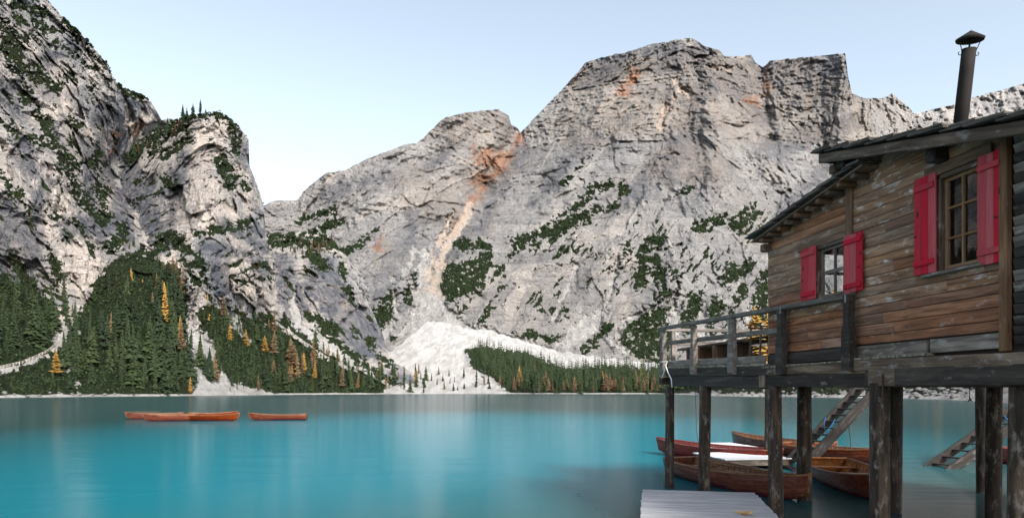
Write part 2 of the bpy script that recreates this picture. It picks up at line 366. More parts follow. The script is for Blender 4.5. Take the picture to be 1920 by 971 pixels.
main = Layer('mountain',
    top=[(440,400),(492,386),(513,376),(558,376),(566,361),(612,324),(645,320),(686,299),(760,271),(781,268),(797,256),(830,223),(871,211),(933,205),(954,217),(958,233),(970,240),(976,250),
         (980,245),(1068,153),(1099,117),(1150,103),(1192,94),(1217,84),(1297,71),(1315,84),(1351,96),(1359,107),(1408,104),(1418,119),(1431,127),(1444,114),(1516,107),(1585,100),(1590,143),(1598,176),(1624,185),(1655,184),(1673,176),(1686,186),(1717,215),(1760,240),(1900,300),(2000,330)],
    shore=None, foot=[(440,640),(600,690),(900,700),(2000,720)], jag=4.0, step=1.7,
    ctrl=[(450,420,1500),(530,400,1700),(600,640,1150),(800,640,1120),(1000,670,1080),(1250,690,1050),(1500,690,1050),(1750,690,1100),(1950,700,1150),(700,450,1500),(830,560,1230),(930,350,1850),(870,215,1980),
          (972,245,2150),(760,275,1830),(600,335,1720),(1050,400,1620),(1250,400,1520),(1450,430,1640),(1100,125,2350),(1300,75,2300),(1310,200,2020),(1425,125,2480),(1585,105,2330),(1580,200,2250),(1690,200,2520),(1600,350,2000),(1250,600,1180),(1900,320,2500),(1950,500,1700),(600,520,1400)],
    relief=rel_main, seed=1,
    masks=dict(
        veg=[S_(18,(590,440),(640,412)),S_(9,(648,475),(705,428)),S_(10,(560,415),(620,395)),P_((695,612),(712,560),(738,535),(748,560),(738,600),(712,628)),S_(24,(764,555),(772,522)),S_(14,(742,640),(800,628)),
             P_((822,500),(870,492),(918,470),(920,505),(900,535),(860,565),(834,574),(820,545)),S_(20,(850,455),(912,462)),S_(14,(835,470),(850,430)),
             S_(9,(862,590),(945,495),(968,470)),S_(22,(965,462),(1040,430),(1112,398)),S_(14,(1085,372),(1140,346)),S_(12,(1150,392),(1172,352)),S_(10,(1000,452),(1060,398),(1090,385)),
             S_(20,(1312,425),(1352,408)),P_((1366,432),(1372,398),(1400,386),(1428,402),(1402,424),(1384,445)),S_(26,(1200,530),(1212,470),(1238,448)),S_(20,(1228,480),(1252,560)),
             S_(24,(1362,520),(1402,500)),P_((1145,642),(1200,592),(1236,568),(1258,600),(1262,690),(1182,672)),S_(28,(1286,610),(1304,565)),S_(28,(1334,600),(1345,570)),S_(24,(1380,575),(1392,545)),S_(30,(1420,600),(1436,520)),
             S_(14,(960,628),(1050,636),(1092,622)),S_(13,(1015,580),(1062,585)),S_(4,(1058,342),(1116,284)),S_(5,(1270,367),(1302,350)),S_(16,(1095,655),(1140,610)),S_(9,(1180,460),(1150,520)),S_(8,(945,520),(905,600))],
        fleck=[([(930,480),(1140,400),(1240,400),(1440,370),(1440,690),(960,640),(880,590)], .19, -.9), ([(640,560),(720,450),(700,640)], .35, -.8)],
        rust=[S_(10,(974,254),(930,325),(885,380),(848,430)),S_(34,(905,296),(940,300)),S_(16,(888,335),(925,335)),S_(20,(1172,168),(1188,142)),S_(10,(1395,185),(1420,190)),S_(7,(1432,128),(1440,170)),S_(5,(708,470),(714,440))],
        ochre=[S_(30,(972,256),(930,325),(880,385),(835,450),(815,540)),S_(60,(905,300),(935,318)),S_(50,(880,330),(860,360)),S_(80,(770,350),(830,390)),S_(16,(1340,190),(1336,250)),S_(90,(1330,300),(1260,310)),S_(90,(1160,180),(1090,240)),S_(100,(1350,150),(1500,150)),S_(150,(1120,190),(1330,170)),S_(120,(1380,210),(1590,210)),S_(70,(840,240),(940,250)),S_(30,(1338,290),(1360,300)),S_(20,(1395,180),(1425,192)),
               S_(14,(760,340),(800,400)),S_(10,(705,500),(720,430)),S_(12,(930,380),(920,440)),S_(14,(1100,215),(1075,260)),S_(10,(1660,240),(1600,280)),S_(20,(1430,125),(1450,180)),S_(8,(1165,590),(1180,560)),S_(14,(1230,330),(1290,300))],
        scree=[S_(15,(880,392),(835,470),(808,560),(815,600)),S_(22,(800,480),(790,560),(815,600)),S_(12,(775,470),(770,500)),S_(12,(760,505),(800,600)),S_(7,(820,460),(850,400)),P_((735,650),(772,590),(795,535),(822,535),(842,578),(880,606),(960,628),(1060,662),(1060,690),(735,690)),
               S_(11,(1290,175),(1262,150)),S_(6,(1250,190),(1235,240)),S_(7,(1275,160),(1240,230)),P_((1040,645),(1090,600),(1140,580),(1120,620),(1070,660)),S_(9,(1190,672),(1152,640),(1172,600),(1255,560)),S_(8,(1255,600),(1275,520)),S_(9,(720,630),(745,590),(735,520)),S_(12,(1270,640),(1262,560)),S_(14,(1315,660),(1320,590)),S_(6,(1140,560),(1160,480)),S_(4,(1335,130),(1375,128)),S_(4,(1225,470),(1275,460)),S_(6,(1080,500),(1040,600)),S_(8,(1410,640),(1400,580)),S_(5,(600,470),(660,420))],
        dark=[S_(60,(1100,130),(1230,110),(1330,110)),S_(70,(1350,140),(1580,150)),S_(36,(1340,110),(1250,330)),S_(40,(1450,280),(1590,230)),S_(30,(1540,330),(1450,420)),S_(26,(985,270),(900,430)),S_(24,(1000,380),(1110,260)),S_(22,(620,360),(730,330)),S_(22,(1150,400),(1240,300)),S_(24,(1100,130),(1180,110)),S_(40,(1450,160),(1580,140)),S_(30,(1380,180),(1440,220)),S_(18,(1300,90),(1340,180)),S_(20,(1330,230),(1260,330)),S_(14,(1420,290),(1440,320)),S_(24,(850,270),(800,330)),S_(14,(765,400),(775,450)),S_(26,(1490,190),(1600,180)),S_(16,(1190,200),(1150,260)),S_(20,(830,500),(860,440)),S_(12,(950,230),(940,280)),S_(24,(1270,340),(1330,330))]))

far = Layer('far_ridge', top=[(1600,270),(1690,226),(1717,213),(1745,206),(1790,196),(1830,181),(1870,172),(1920,157),(2060,120)], shore=None, foot=[(1600,420),(2060,420)], step=3,
    ctrl=[(1600,420,3000),(2060,420,3000),(1600,270,3600),(1717,213,4000),(1920,157,4200),(2060,120,4300)], relief=rel_main, seed=2,
    masks=dict(scree=[S_(5,(1730,214),(1760,206)),S_(5,(1840,190),(1900,172))]))

left = Layer('left_cliff',
    top=[(-260,-420),(-60,-190),(20,-90),(90,0),(132,51),(156,68),(204,123),(210,144),(231,167),(284,191),(303,224),(330,225),(370,260),(420,320)],
    shore=[(-260,215),(-150,232),(0,272),(100,300),(200,330),(250,350),(300,372),(340,400),(420,440)], jag=5.0, step=1.7,
    ctrl=[(-200,600,270),(0,600,325),(150,600,375),(300,600,430),(0,500,365),(150,500,415),(300,480,520),(0,200,470),(100,60,610),(-60,-150,560),(-200,-300,500),(205,150,700),(300,230,810),(222,310,730),(150,300,520),(400,400,800),(-200,200,340)],
    relief=rel_near(95.0, .060, .028, .003, 480.), seed=3,
    masks=dict(
        veg=[S_(34,(8,55),(32,120)),S_(26,(55,135),(100,165)),S_(18,(45,180),(75,215),(112,285),(150,370),(195,415)),S_(16,(-20,225),(50,255),(125,285)),S_(14,(30,10),(80,25)),S_(12,(95,60),(70,45)),S_(18,(130,225),(145,240)),S_(9,(180,130),(245,180),(285,190)),
             S_(14,(0,330),(40,370),(60,420)),S_(20,(90,470),(110,520)),S_(20,(20,480),(60,540)),S_(16,(165,310),(185,290)),S_(26,(205,470),(230,430)),S_(10,(90,70),(160,120)),S_(10,(120,40),(200,130)),S_(16,(180,350),(200,400)),
             P_((-260,520),(-20,500),(60,540),(95,570),(110,640),(150,745),(-260,760)),P_((150,745),(120,610),(165,560),(200,490),(260,470),(420,500),(420,760))],
        fleck=[([(-200,0),(80,0),(220,170),(230,440),(120,540),(-200,540)], .17, .9), ([(-200,540),(200,500),(200,735),(-200,735)], .05, .3)],
        scree=[S_(9,(-60,714),(0,694),(45,684),(90,664),(108,645),(145,622)),S_(10,(108,640),(140,600)),S_(14,(215,300),(225,345))],
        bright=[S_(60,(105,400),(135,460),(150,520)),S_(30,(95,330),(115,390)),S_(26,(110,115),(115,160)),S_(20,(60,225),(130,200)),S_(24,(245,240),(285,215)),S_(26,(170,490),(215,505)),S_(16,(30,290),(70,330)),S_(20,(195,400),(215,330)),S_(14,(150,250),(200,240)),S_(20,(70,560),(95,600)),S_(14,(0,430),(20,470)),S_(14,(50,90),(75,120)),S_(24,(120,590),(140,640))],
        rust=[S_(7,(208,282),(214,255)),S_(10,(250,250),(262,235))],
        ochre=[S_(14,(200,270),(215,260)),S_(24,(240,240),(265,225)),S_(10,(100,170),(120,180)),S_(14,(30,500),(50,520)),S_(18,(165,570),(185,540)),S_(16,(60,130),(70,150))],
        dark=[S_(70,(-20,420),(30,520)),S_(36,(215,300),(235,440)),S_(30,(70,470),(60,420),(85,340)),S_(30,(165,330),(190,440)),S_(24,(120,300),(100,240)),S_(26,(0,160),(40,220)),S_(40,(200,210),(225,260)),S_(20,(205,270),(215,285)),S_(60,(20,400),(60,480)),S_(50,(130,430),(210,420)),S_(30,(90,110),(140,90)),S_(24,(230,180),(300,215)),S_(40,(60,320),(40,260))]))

pillar = Layer('rock_pillar',
    top=[(150,640),(180,545),(205,470),(216,380),(237,296),(262,268),(288,247),(315,232),(342,222),(380,216),(412,210),(430,222),(449,239),(467,264),(465,305),(484,350),(494,383),(497,430),(508,480),(522,560),(545,620),(600,660),(660,690),(720,725)],
    shore=[(150,345),(250,346),(360,385),(430,425),(500,470),(600,540),(720,600)], jag=3.5, step=1.7,
    ctrl=[(150,650,420),(150,710,370),(190,620,370),(250,600,425),(400,600,465),(520,620,560),(215,470,560),(300,480,490),(390,480,475),(440,480,500),(500,480,590),(412,214,640),(385,350,545),(300,250,690),(240,300,720),(320,400,560),(466,270,690),(490,380,665),(620,690,570)],
    relief=rel_near(80.0, .055, .026, .003, 540.), seed=4,
    masks=dict(
        veg=[S_(26,(240,292),(290,255),(345,232)),S_(12,(345,226),(412,212),(450,240)),S_(26,(288,470),(318,440),(350,470)),S_(12,(365,440),(425,432),(450,415)),S_(13,(430,432),(485,410)),S_(24,(412,300),(432,340)),S_(14,(305,335),(320,350)),S_(12,(360,250),(330,280),(300,300)),S_(14,(365,480),(395,540)),S_(18,(450,250),(440,280)),S_(9,(280,290),(330,275)),S_(14,(340,480),(370,530)),S_(12,(450,330),(460,350)),
             P_((150,760),(150,600),(200,500),(262,470),(332,500),(360,560),(350,640),(375,700),(362,760)),P_((424,722),(395,650),(365,590),(410,565),(480,600),(560,640),(640,690),(740,720),(740,760),(500,760))],
        fleck=[([(220,300),(400,220),(480,300),(500,500),(480,600),(360,560),(260,480)], .24, -.5), ([(360,560),(500,480),(560,640),(420,640)], .12, .7)],
        scree=[P_((358,746),(372,712),(362,650),(352,612),(376,628),(400,640),(412,690),(436,714),(505,736),(505,750)),S_(10,(400,560),(445,600)),S_(7,(352,560),(365,620)),S_(8,(410,575),(470,640))],
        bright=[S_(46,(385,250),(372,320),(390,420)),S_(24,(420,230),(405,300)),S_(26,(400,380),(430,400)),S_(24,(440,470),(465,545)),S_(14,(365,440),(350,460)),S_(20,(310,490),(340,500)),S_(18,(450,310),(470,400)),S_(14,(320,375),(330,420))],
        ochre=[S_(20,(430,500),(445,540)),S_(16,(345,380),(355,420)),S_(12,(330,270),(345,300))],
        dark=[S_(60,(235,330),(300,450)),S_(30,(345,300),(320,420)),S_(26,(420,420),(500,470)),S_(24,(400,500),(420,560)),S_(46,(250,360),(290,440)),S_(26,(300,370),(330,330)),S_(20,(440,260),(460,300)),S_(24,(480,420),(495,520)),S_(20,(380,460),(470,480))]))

hill = Layer('wooded_spur',
    top=[(440,470),(480,446),(505,440),(560,436),(616,443),(632,464),(678,513),(688,540),(692,574),(717,627),(731,672),(766,694),(784,722),(800,732)],
    shore=[(440,470),(500,500),(600,560),(700,620),(800,665)], jag=8.0,
    ctrl=[(480,600,640),(560,600,700),(650,600,760),(700,630,800),(505,450,880),(610,450,900),(680,520,880),(722,650,820),(770,700,715),(560,520,760)],
    relief=rel_near(110.0, .045, .026, .004, 760.), seed=5,
    masks=dict(
        veg=[S_(26,(470,450),(560,448),(628,456)),S_(20,(580,470),(610,505)),S_(30,(580,600),(620,620)),S_(14,(640,500),(660,560)),P_((600,610),(650,650),(700,690),(760,720),(800,745),(700,750),(560,700),(480,640),(520,600)),S_(14,(690,640),(740,690))],
        fleck=[([(490,460),(640,480),(690,560),(720,660),(560,620)], .15, .9)],
        scree=[S_(20,(548,560),(562,610),(600,640),(640,672)),S_(26,(636,672),(690,710),(740,738)),S_(12,(572,600),(610,640))],
        ochre=[S_(20,(640,540),(660,580))], bright=[S_(18,(590,520),(610,560)),S_(14,(660,540),(640,600)),S_(12,(570,480),(590,490))], dark=[S_(80,(600,520),(690,640)),S_(50,(530,500),(560,580)),S_(40,(620,560),(680,620))]))

valley = Layer('valley_floor',
    top=[(560,690),(640,668),(700,670),(740,655),(775,625),(800,606),(815,602),(840,607),(870,615),(919,620),(990,641),(1046,659),(1110,669),(1188,677),(1260,684),(1400,690),(1700,694)],
    shore=[(560,600),(640,610),(800,640),(960,655),(1240,655),(1290,600),(1330,440),(1380,400),(1700,400)], jag=7,
    ctrl=[(700,640,950),(815,601,1140),(919,620,1090),(1046,659,1000),(1188,677,950),(1300,688,900),(880,690,800),(1100,700,760),(1600,694,700),(600,690,720)],
    relief=rel_soft(40., .016), seed=6,
    masks=dict(
        scree=[P_((560,760),(640,660),(750,590),(815,575),(930,610),(1060,650),(1130,662),(1200,672),(1210,682),(1120,684),(1060,690),(985,660),(900,648),(868,655),(880,690),(930,715),(965,740),(960,760)),S_(8,(1060,668),(1090,690)),S_(7,(1185,675),(1200,690))],
        veg=[P_((868,652),(905,642),(985,655),(1060,688),(1130,680),(1250,690),(1700,690),(1700,760),(960,760),(925,712),(880,690)),S_(14,(880,625),(905,622)),S_(12,(720,668),(752,650)),S_(8,(835,618),(852,642)),S_(7,(905,630),(965,645)),S_(9,(1000,655),(1040,668)),S_(9,(745,672),(792,694)),S_(6,(800,652),(832,678)),S_(6,(870,650),(880,700)),S_(6,(960,640),(1010,652)),S_(9,(720,650),(760,672)),S_(9,(830,665),(850,690)),S_(8,(760,640),(790,655)),S_(14,(1040,662),(1100,672))],
        fleck=[([(700,650),(790,625),(900,640),(960,735),(700,735)], .15, .5)]))

LIME = dict(light=(0.46, 0.455, 0.45), mid=(0.31, 0.315, 0.325), dark=(0.12, 0.125, 0.135), warm=(0.47, 0.40, 0.33))
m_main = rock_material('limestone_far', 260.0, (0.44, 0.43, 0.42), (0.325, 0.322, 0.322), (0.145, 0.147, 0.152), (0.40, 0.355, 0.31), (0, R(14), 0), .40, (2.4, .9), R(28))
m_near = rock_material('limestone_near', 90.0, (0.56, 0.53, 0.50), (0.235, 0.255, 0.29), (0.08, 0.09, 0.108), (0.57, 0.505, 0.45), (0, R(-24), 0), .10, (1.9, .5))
m_val = rock_material('valley_ground', 60.0, **LIME)
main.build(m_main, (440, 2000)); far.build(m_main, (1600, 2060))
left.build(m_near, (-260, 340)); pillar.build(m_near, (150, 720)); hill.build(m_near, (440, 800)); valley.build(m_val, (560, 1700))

# right-hand shore behind the cabin
right = Layer('right_shore', top=[(1250,732),(1300,726),(1360,712),(1420,692),(1500,665),(1700,600),(2000,520),(2500,440)],
    shore=[(1250,600),(1330,372),(1450,320),(1650,262),(1760,215),(1850,165),(1930,125),(2100,85),(2500,60)], jag=2,
    ctrl=[(1300,726,560),(1420,692,430),(1500,666,420),(1700,602,400),(2000,522,330),(2500,440,200),(1500,715,330),(1700,712,290),(1850,712,240),(2000,705,190)],
    relief=rel_soft(30., .012), seed=8,
    masks=dict(veg=[P_((1250,742),(1330,739),(1500,738),(1640,738),(1720,736),(1800,731),(1900,722),(2100,700),(2500,640),(2500,400),(1250,400))],
               scree=[P_((1740,775),(1770,747),(1850,738),(1960,735),(2500,760),(2500,900))]))
right.build(m_val, (1250, 2500))

# the shore goes on to the left of the view
side = Layer('left_shore_slope', top=[(-2200,-120),(-1600,-260),(-1000,-380),(-600,-430),(-240,-400)], shore=[(-2200,75),(-1600,95),(-1000,130),(-600,165),(-240,222)], jag=20, step=14,
    ctrl=[(-2200,0,200),(-1600,-200,260),(-1000,-300,330),(-600,-350,400),(-250,-380,500),(-1200,400,190),(-600,400,240)], relief=rel_near(95., .05, .03, .01), seed=9,
    masks=dict(veg=[P_((-2200,780),(-2200,150),(-1200,200),(-600,380),(-240,500),(-240,780))]))
side.build(m_near, (-2200, -244))

# ------------------------------------------------------------------ lake
def lake_material():
    b = NB('lake_water'); P = b.geo(); 
    s = b.n('ShaderNodeSeparateXYZ'); b.l(P, s.inputs[0]); X, Y = s.outputs[0], s.outputs[1]
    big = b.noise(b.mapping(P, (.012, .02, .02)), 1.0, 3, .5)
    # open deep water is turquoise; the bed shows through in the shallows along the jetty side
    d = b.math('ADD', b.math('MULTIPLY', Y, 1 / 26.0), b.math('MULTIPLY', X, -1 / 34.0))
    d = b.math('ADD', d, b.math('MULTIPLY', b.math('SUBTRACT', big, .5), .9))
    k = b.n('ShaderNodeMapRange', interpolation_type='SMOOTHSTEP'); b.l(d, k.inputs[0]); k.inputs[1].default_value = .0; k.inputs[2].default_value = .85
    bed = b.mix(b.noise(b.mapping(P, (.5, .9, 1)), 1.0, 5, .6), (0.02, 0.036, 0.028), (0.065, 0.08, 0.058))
    # milky turquoise in the middle; outwards the shores' dark reflection is painted as teal
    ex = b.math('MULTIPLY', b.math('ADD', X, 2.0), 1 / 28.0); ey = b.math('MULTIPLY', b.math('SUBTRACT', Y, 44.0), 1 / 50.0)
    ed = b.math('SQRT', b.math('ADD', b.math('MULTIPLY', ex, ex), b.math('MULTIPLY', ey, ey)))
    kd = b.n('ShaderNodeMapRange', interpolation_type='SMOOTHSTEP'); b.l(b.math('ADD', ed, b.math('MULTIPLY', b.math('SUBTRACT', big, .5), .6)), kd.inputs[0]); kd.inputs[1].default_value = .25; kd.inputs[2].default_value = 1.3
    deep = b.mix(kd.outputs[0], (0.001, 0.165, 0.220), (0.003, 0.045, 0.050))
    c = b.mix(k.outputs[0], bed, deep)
    n1 = b.noise(b.mapping(P, (.35, 1.6, 1)), 1.0, 4, .6); n2 = b.noise(b.mapping(P, (.05, .35, 1)), 1.0, 3, .5)
    nor = b.bump(b.math('ADD', n1, b.math('MULTIPLY', n2, 2.5)), .07, .12)
    # a rippled surface mirrors less than a flat one at grazing view
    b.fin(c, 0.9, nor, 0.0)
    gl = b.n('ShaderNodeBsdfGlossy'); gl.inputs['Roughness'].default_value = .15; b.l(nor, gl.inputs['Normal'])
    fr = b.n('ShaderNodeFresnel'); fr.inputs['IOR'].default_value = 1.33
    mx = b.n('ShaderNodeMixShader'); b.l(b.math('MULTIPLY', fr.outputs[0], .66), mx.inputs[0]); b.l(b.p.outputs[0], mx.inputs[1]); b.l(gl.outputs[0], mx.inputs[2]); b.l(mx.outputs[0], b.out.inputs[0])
    return b.m
xs = np.array([-3000, 3000.]); ys = np.array([-400, 2600.])
V = np.array([(-3000, -400, 0), (3000, -400, 0), (3000, 2600, 0), (-3000, 2600, 0)], float)
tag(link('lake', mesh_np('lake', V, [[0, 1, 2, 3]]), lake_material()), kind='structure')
# ================================================================== vegetation
def leaf_material(name, c0, c1, per='obj', rough=.75):
    b = NB(name)
    if per == 'obj':
        r = b.n('ShaderNodeObjectInfo').outputs['Random']
    else: r = b.attr('tint').outputs['Fac']
    n = b.noise(b.geo(), .8, 3, .6)
    c = b.mix(b.math('ADD', b.math('MULTIPLY', r, .6), b.math('MULTIPLY', b.ramp(n, [(.3, 0), (.7, 1)]), .4)), c0, c1)
    b.fin(c, rough, None, .2)
    return b.m
m_spruce = leaf_material('spruce_needles', (0.006, 0.015, 0.009), (0.034, 0.050, 0.017))
m_gold = leaf_material('larch_gold_needles', (0.22, 0.125, 0.03), (0.38, 0.225, 0.055))
m_tan = leaf_material('larch_fading_needles', (0.075, 0.058, 0.04), (0.20, 0.125, 0.06))
m_bark = leaf_material('bark', (0.05, 0.04, 0.032), (0.11, 0.09, 0.075))
m_scrub = leaf_material('scrub_needles', (0.011, 0.022, 0.011), (0.038, 0.060, 0.019), 'attr')
m_wood_far = leaf_material('far_wood_needles', (0.011, 0.022, 0.010), (0.036, 0.054, 0.020), 'attr')

def conifer(seed, whorls=15, arms=8, spread=.16, droop=.35, sparse=0.0, power=.85, low=.10):
    """crown of unit height: whorls of drooping, ragged boughs"""
    r = np.random.default_rng(seed); V = []; F = []
    for k in range(whorls):
        t = k / (whorls - 1); z = low + (1 - low - .02) * t
        rad = spread * (1 - t) ** power * (1 + .25 * r.normal()) + .012
        for j in range(arms):
            if r.random() < sparse: continue
            a = 2 * math.pi * (j + r.random() * .8) / arms + k * 1.7; L = rad * r.uniform(.65, 1.2)
            wd = L * r.uniform(.20, .36) + .005; dz = -droop * L * r.uniform(.5, 1.5); ca, sa = math.cos(a), math.sin(a)
            zz = z + r.normal() * .012; i = len(V)
            up = .05 * L + .012
            V += [(0.0, 0.0, zz + up), (ca * L * .55 - sa * wd, sa * L * .55 + ca * wd, zz + dz * .6 - .012), (ca * L, sa * L, zz + dz * r.uniform(.7, 1.1)),
                  (ca * L * .55 + sa * wd, sa * L * .55 - ca * wd, zz + dz * .6 - .012), (ca * L * .5, sa * L * .5, zz + dz * .3 + up)]
            F += [(i, i + 1, i + 4), (i + 1, i + 2, i + 4), (i + 4, i + 2, i + 3), (i, i + 4, i + 3)]
    i = len(V); V += [(0, 0, 1.0)] + [(.010 * math.cos(q), .010 * math.sin(q), .93) for q in (0, 2.1, 4.2)]
    F += [(i, i + 1, i + 2), (i, i + 2, i + 3), (i, i + 3, i + 1)]
    return np.array(V), np.array(F)
def trunk_np(rad=.011, bend=.01):
    V = []; F = []; zs = [-.03, .12, .5, .96]; rs = [rad * 1.3, rad, rad * .65, rad * .1]
    for z, q in zip(zs, rs):
        for j in range(5): V.append((q * math.cos(j * 1.2566) + bend * math.sin(z * 3), q * math.sin(j * 1.2566), z))
    for k in range(3):
        for j in range(5): F.append((k * 5 + j, k * 5 + (j + 1) % 5, (k + 1) * 5 + (j + 1) % 5, (k + 1) * 5 + j))
    return mesh_np('trunk', np.array(V), np.array(F), True)

SPR = [mesh_np('spruce_crown', *conifer(20 + i, 20 + i % 3 * 3, 9, .10 + .028 * (i % 4), .4 + .15 * (i % 3), .10 * (i % 4), .7 + .15 * (i % 3), .05 + .07 * (i % 3))) for i in range(12)]
LAR = [mesh_np('larch_crown', *conifer(50 + i, 28 + i % 2 * 4, 8, .105 + .03 * (i % 3), .05, .2, .75, .13)) for i in range(5)]
for me in SPR: me.materials.append(m_spruce)
LARG = []; LART = []
for me in LAR:
    g = me.copy(); g.materials.append(m_gold); LARG.append(g); t = me.copy(); t.materials.append(m_tan); LART.append(t)
TRK = [trunk_np(.010, .008), trunk_np(.012, -.01)]
for me in TRK: me.materials.append(m_bark)

def tree(kind, p, hgt, label, cat, group, wide=1.0):
    o = empty('spruce_tree' if kind == 's' else 'larch_tree', p, random.uniform(0, 6.28)); o.scale = (hgt * wide, hgt * wide, hgt); o.rotation_euler.x = random.gauss(0, .03); o.rotation_euler.y = random.gauss(0, .03)
    tag(o, label, cat, group)
    link('crown', random.choice({'s': SPR, 'g': LARG, 't': LART}[kind]), None, o); link('trunk', random.choice(TRK), None, o)
    return o

def scatter(poly, n, gap):
    xs = [p[0] for p in poly]; ys = [p[1] for p in poly]; out = []; tries = 0
    while len(out) < n and tries < n * 60:
        tries += 1; x = rng.uniform(min(xs), max(xs)); y = rng.uniform(min(ys), max(ys))
        if not poly_in(np.array([x]), np.array([y]), poly)[0]: continue
        if any((x - a) ** 2 + ((y - b) * 1.3) ** 2 < gap * gap for a, b in out): continue
        out.append((x, y))
    return out

def stand(layer, poly, n, gap, hpx, mixk, labels, groups, wide=(.65, 1.4), grow=None):
    pts = scatter(poly, n, gap)
    xs = [p[0] for p in poly]; ys = [p[1] for p in poly]
    A = np.array(pts); P = layer.at(A[:, 0], A[:, 1])
    for (px, py), p in zip(pts, P):
        q = random.random(); k = 's' if q < mixk[0] else ('t' if q < mixk[0] + mixk[1] else 'g')
        u = random.random(); wd = random.uniform(*wide)
        size = 'short' if u < .33 else ('tall' if u > .66 else 'medium tall'); shape = 'slender ' if wd < wide[0] + .35 * (wide[1] - wide[0]) else ('broad ' if wd > wide[0] + .65 * (wide[1] - wide[0]) else '')
        tx = (px - min(xs)) / (max(xs) - min(xs)); ty = (py - min(ys)) / (max(ys) - min(ys))
        spot = ('lower ' if ty > .55 else 'upper ') + ('far left' if tx < .2 else 'left' if tx < .4 else 'middle' if tx < .6 else 'right' if tx < .8 else 'far right')
        gq = 1.0 if grow is None else min(1, max(.4, (py - grow[0]) / (grow[1] - grow[0])))
        h = gq * (hpx[0] * .7 + (hpx[1] * 1.1 - hpx[0] * .7) * u ** 1.3) * p[1] / FOC * (1 if k == 's' else .88)
        tree(k, (p[0], p[1], p[2] - .02 * h), h, size + ' ' + shape + labels[k] + ', ' + spot, 'tree', groups[k], wd)

def lg(where):
    return ({'s': 'dark spruce ' + where, 't': 'brown larch ' + where, 'g': 'golden larch ' + where},
            {'s': 'spruces ' + where, 't': 'fading larches ' + where, 'g': 'golden larches ' + where})
def solo(layer, x, y, hpx, kind, label, wide=1.1, group=None):
    p = layer.at(x, y)[0]; tree(kind, (p[0], p[1], p[2] - .3), hpx * p[1] / FOC, label, 'tree', group or {'s': 'single spruces', 'g': 'single golden larches', 't': 'single fading larches'}[kind], wide)

L, G = lg('in the stand below the rock pillar')
stand(pillar, [(168,738),(205,545),(262,505),(330,540),(352,640),(366,738)], 84, 10, (48, 100), (.80, .17), L, G, grow=(440, 640))
L, G = lg('high under the pillar foot')
stand(pillar, [(205,545),(225,500),(262,480),(330,505),(345,560)], 14, 10, (36, 62), (.7, .2), L, G)
L, G = lg('on the bank by the fenced path')
stand(left, [(-20,680),(-20,540),(60,560),(100,590),(150,570),(135,612),(100,630),(80,655)], 26, 13, (34, 72), (.95, .05), L, G)
stand(left, [(120,735),(125,640),(170,570),(175,735)], 16, 11, (36, 70), (.92, .08), L, G)
stand(left, [(-20,738),(-20,716),(60,700),(100,690),(120,738)], 14, 11, (12, 24), (.95, .05), L, G)
L, G = lg('beside the scree at the pillar foot')
stand(pillar, [(372,690),(408,680),(420,718),(385,722)], 12, 7, (40, 62), (.9, .1), L, G)
L, G = lg('among scrub under the pillar wall')
stand(pillar, [(372,600),(420,575),(500,610),(560,655),(560,700),(500,660)], 22, 13, (28, 50), (.55, .37), L, G)
L, G = lg('on the slope right of the scree')
stand(pillar, [(470,736),(520,690),(600,680),(660,712),(700,732)], 34, 10, (32, 56), (.62, .33), L, G)
stand(hill, [(560,640),(620,660),(690,715),(640,720),(580,690)], 22, 10, (28, 48), (.55, .45), L, G)
L, G = lg('on the crest of the wooded spur')
stand(hill, [(495,452),(560,446),(620,452),(632,468),(600,480),(500,470)], 34, 6, (11, 22), (.5, .5), L, G)
L, G = lg('on the shoulder top of the rock pillar')
stand(pillar, [(244,298),(288,256),(345,230),(345,244),(300,280)], 18, 6, (26, 44), (.92, .08), L, G)
NAMES = ('leftmost', 'second from left', 'middle', 'tallest', 'rightmost and smallest')
for (x, y, h), nm in zip(((343, 225, 30), (351, 224, 23), (362, 222, 28), (375, 220, 35), (386, 219, 16)), NAMES):
    solo(pillar, x, y, h, 's', nm + ' spruce on the skyline of the rock pillar', 1.25, G['s'])
L, G = lg('at the mouth of the scree valley')
stand(hill, [(690,700),(740,700),(790,728),(760,736),(690,736)], 18, 8, (20, 36), (.75, .25), L, G)
stand(valley, [(760,737),(770,705),(860,715),(850,737)], 14, 9, (14, 26), (.9, .1), L, G)
L, G = lg('in the far shore front row')
stand(valley, [(945,737),(930,716),(1000,722),(1245,722),(1245,738)], 110, 4.5, (24, 40), (.62, .36), L, G, (.9, 1.4))
L, G = lg('on the white scree fan')
stand(valley, [(860,735),(770,700),(860,700),(930,730)], 12, 12, (10, 24), (.8, .2), L, G)
# single larches one can point to
solo(left, 106, 704, 50, 'g', 'bright golden larch standing right below the fenced path', 1.35)
solo(pillar, 229, 512, 60, 'g', 'topmost golden larch, at the cliff foot above the left stand')
solo(pillar, 247, 570, 68, 'g', 'tall golden larch second from the top of the left stand', .9)
solo(pillar, 312, 615, 86, 'g', 'slim tall golden larch at the right edge of the left stand', .9)
solo(pillar, 389, 606, 56, 'g', 'lone golden larch against the grey wall under the pillar', .8)
solo(pillar, 357, 738, 34, 'g', 'small golden larch on the shore at the left end of the scree', 1.0)
solo(pillar, 497, 662, 34, 'g', 'round golden larch on the slope right of the scree', 1.5)
solo(pillar, 513, 668, 50, 't', 'tan larch just right of the round golden larch', 1.1)
solo(pillar, 546, 690, 56, 't', 'broad brown larch in the middle of the green slope', 1.4)
solo(hill, 615, 712, 24, 'g', 'orange larch left of the lower scree gully', 1.1); solo(hill, 628, 700, 26, 'g', 'orange larch nearest to the lower scree gully', 1.3)
solo(hill, 640, 728, 28, 'g', 'small orange larch on the shore beside the lower scree gully', 1.1)
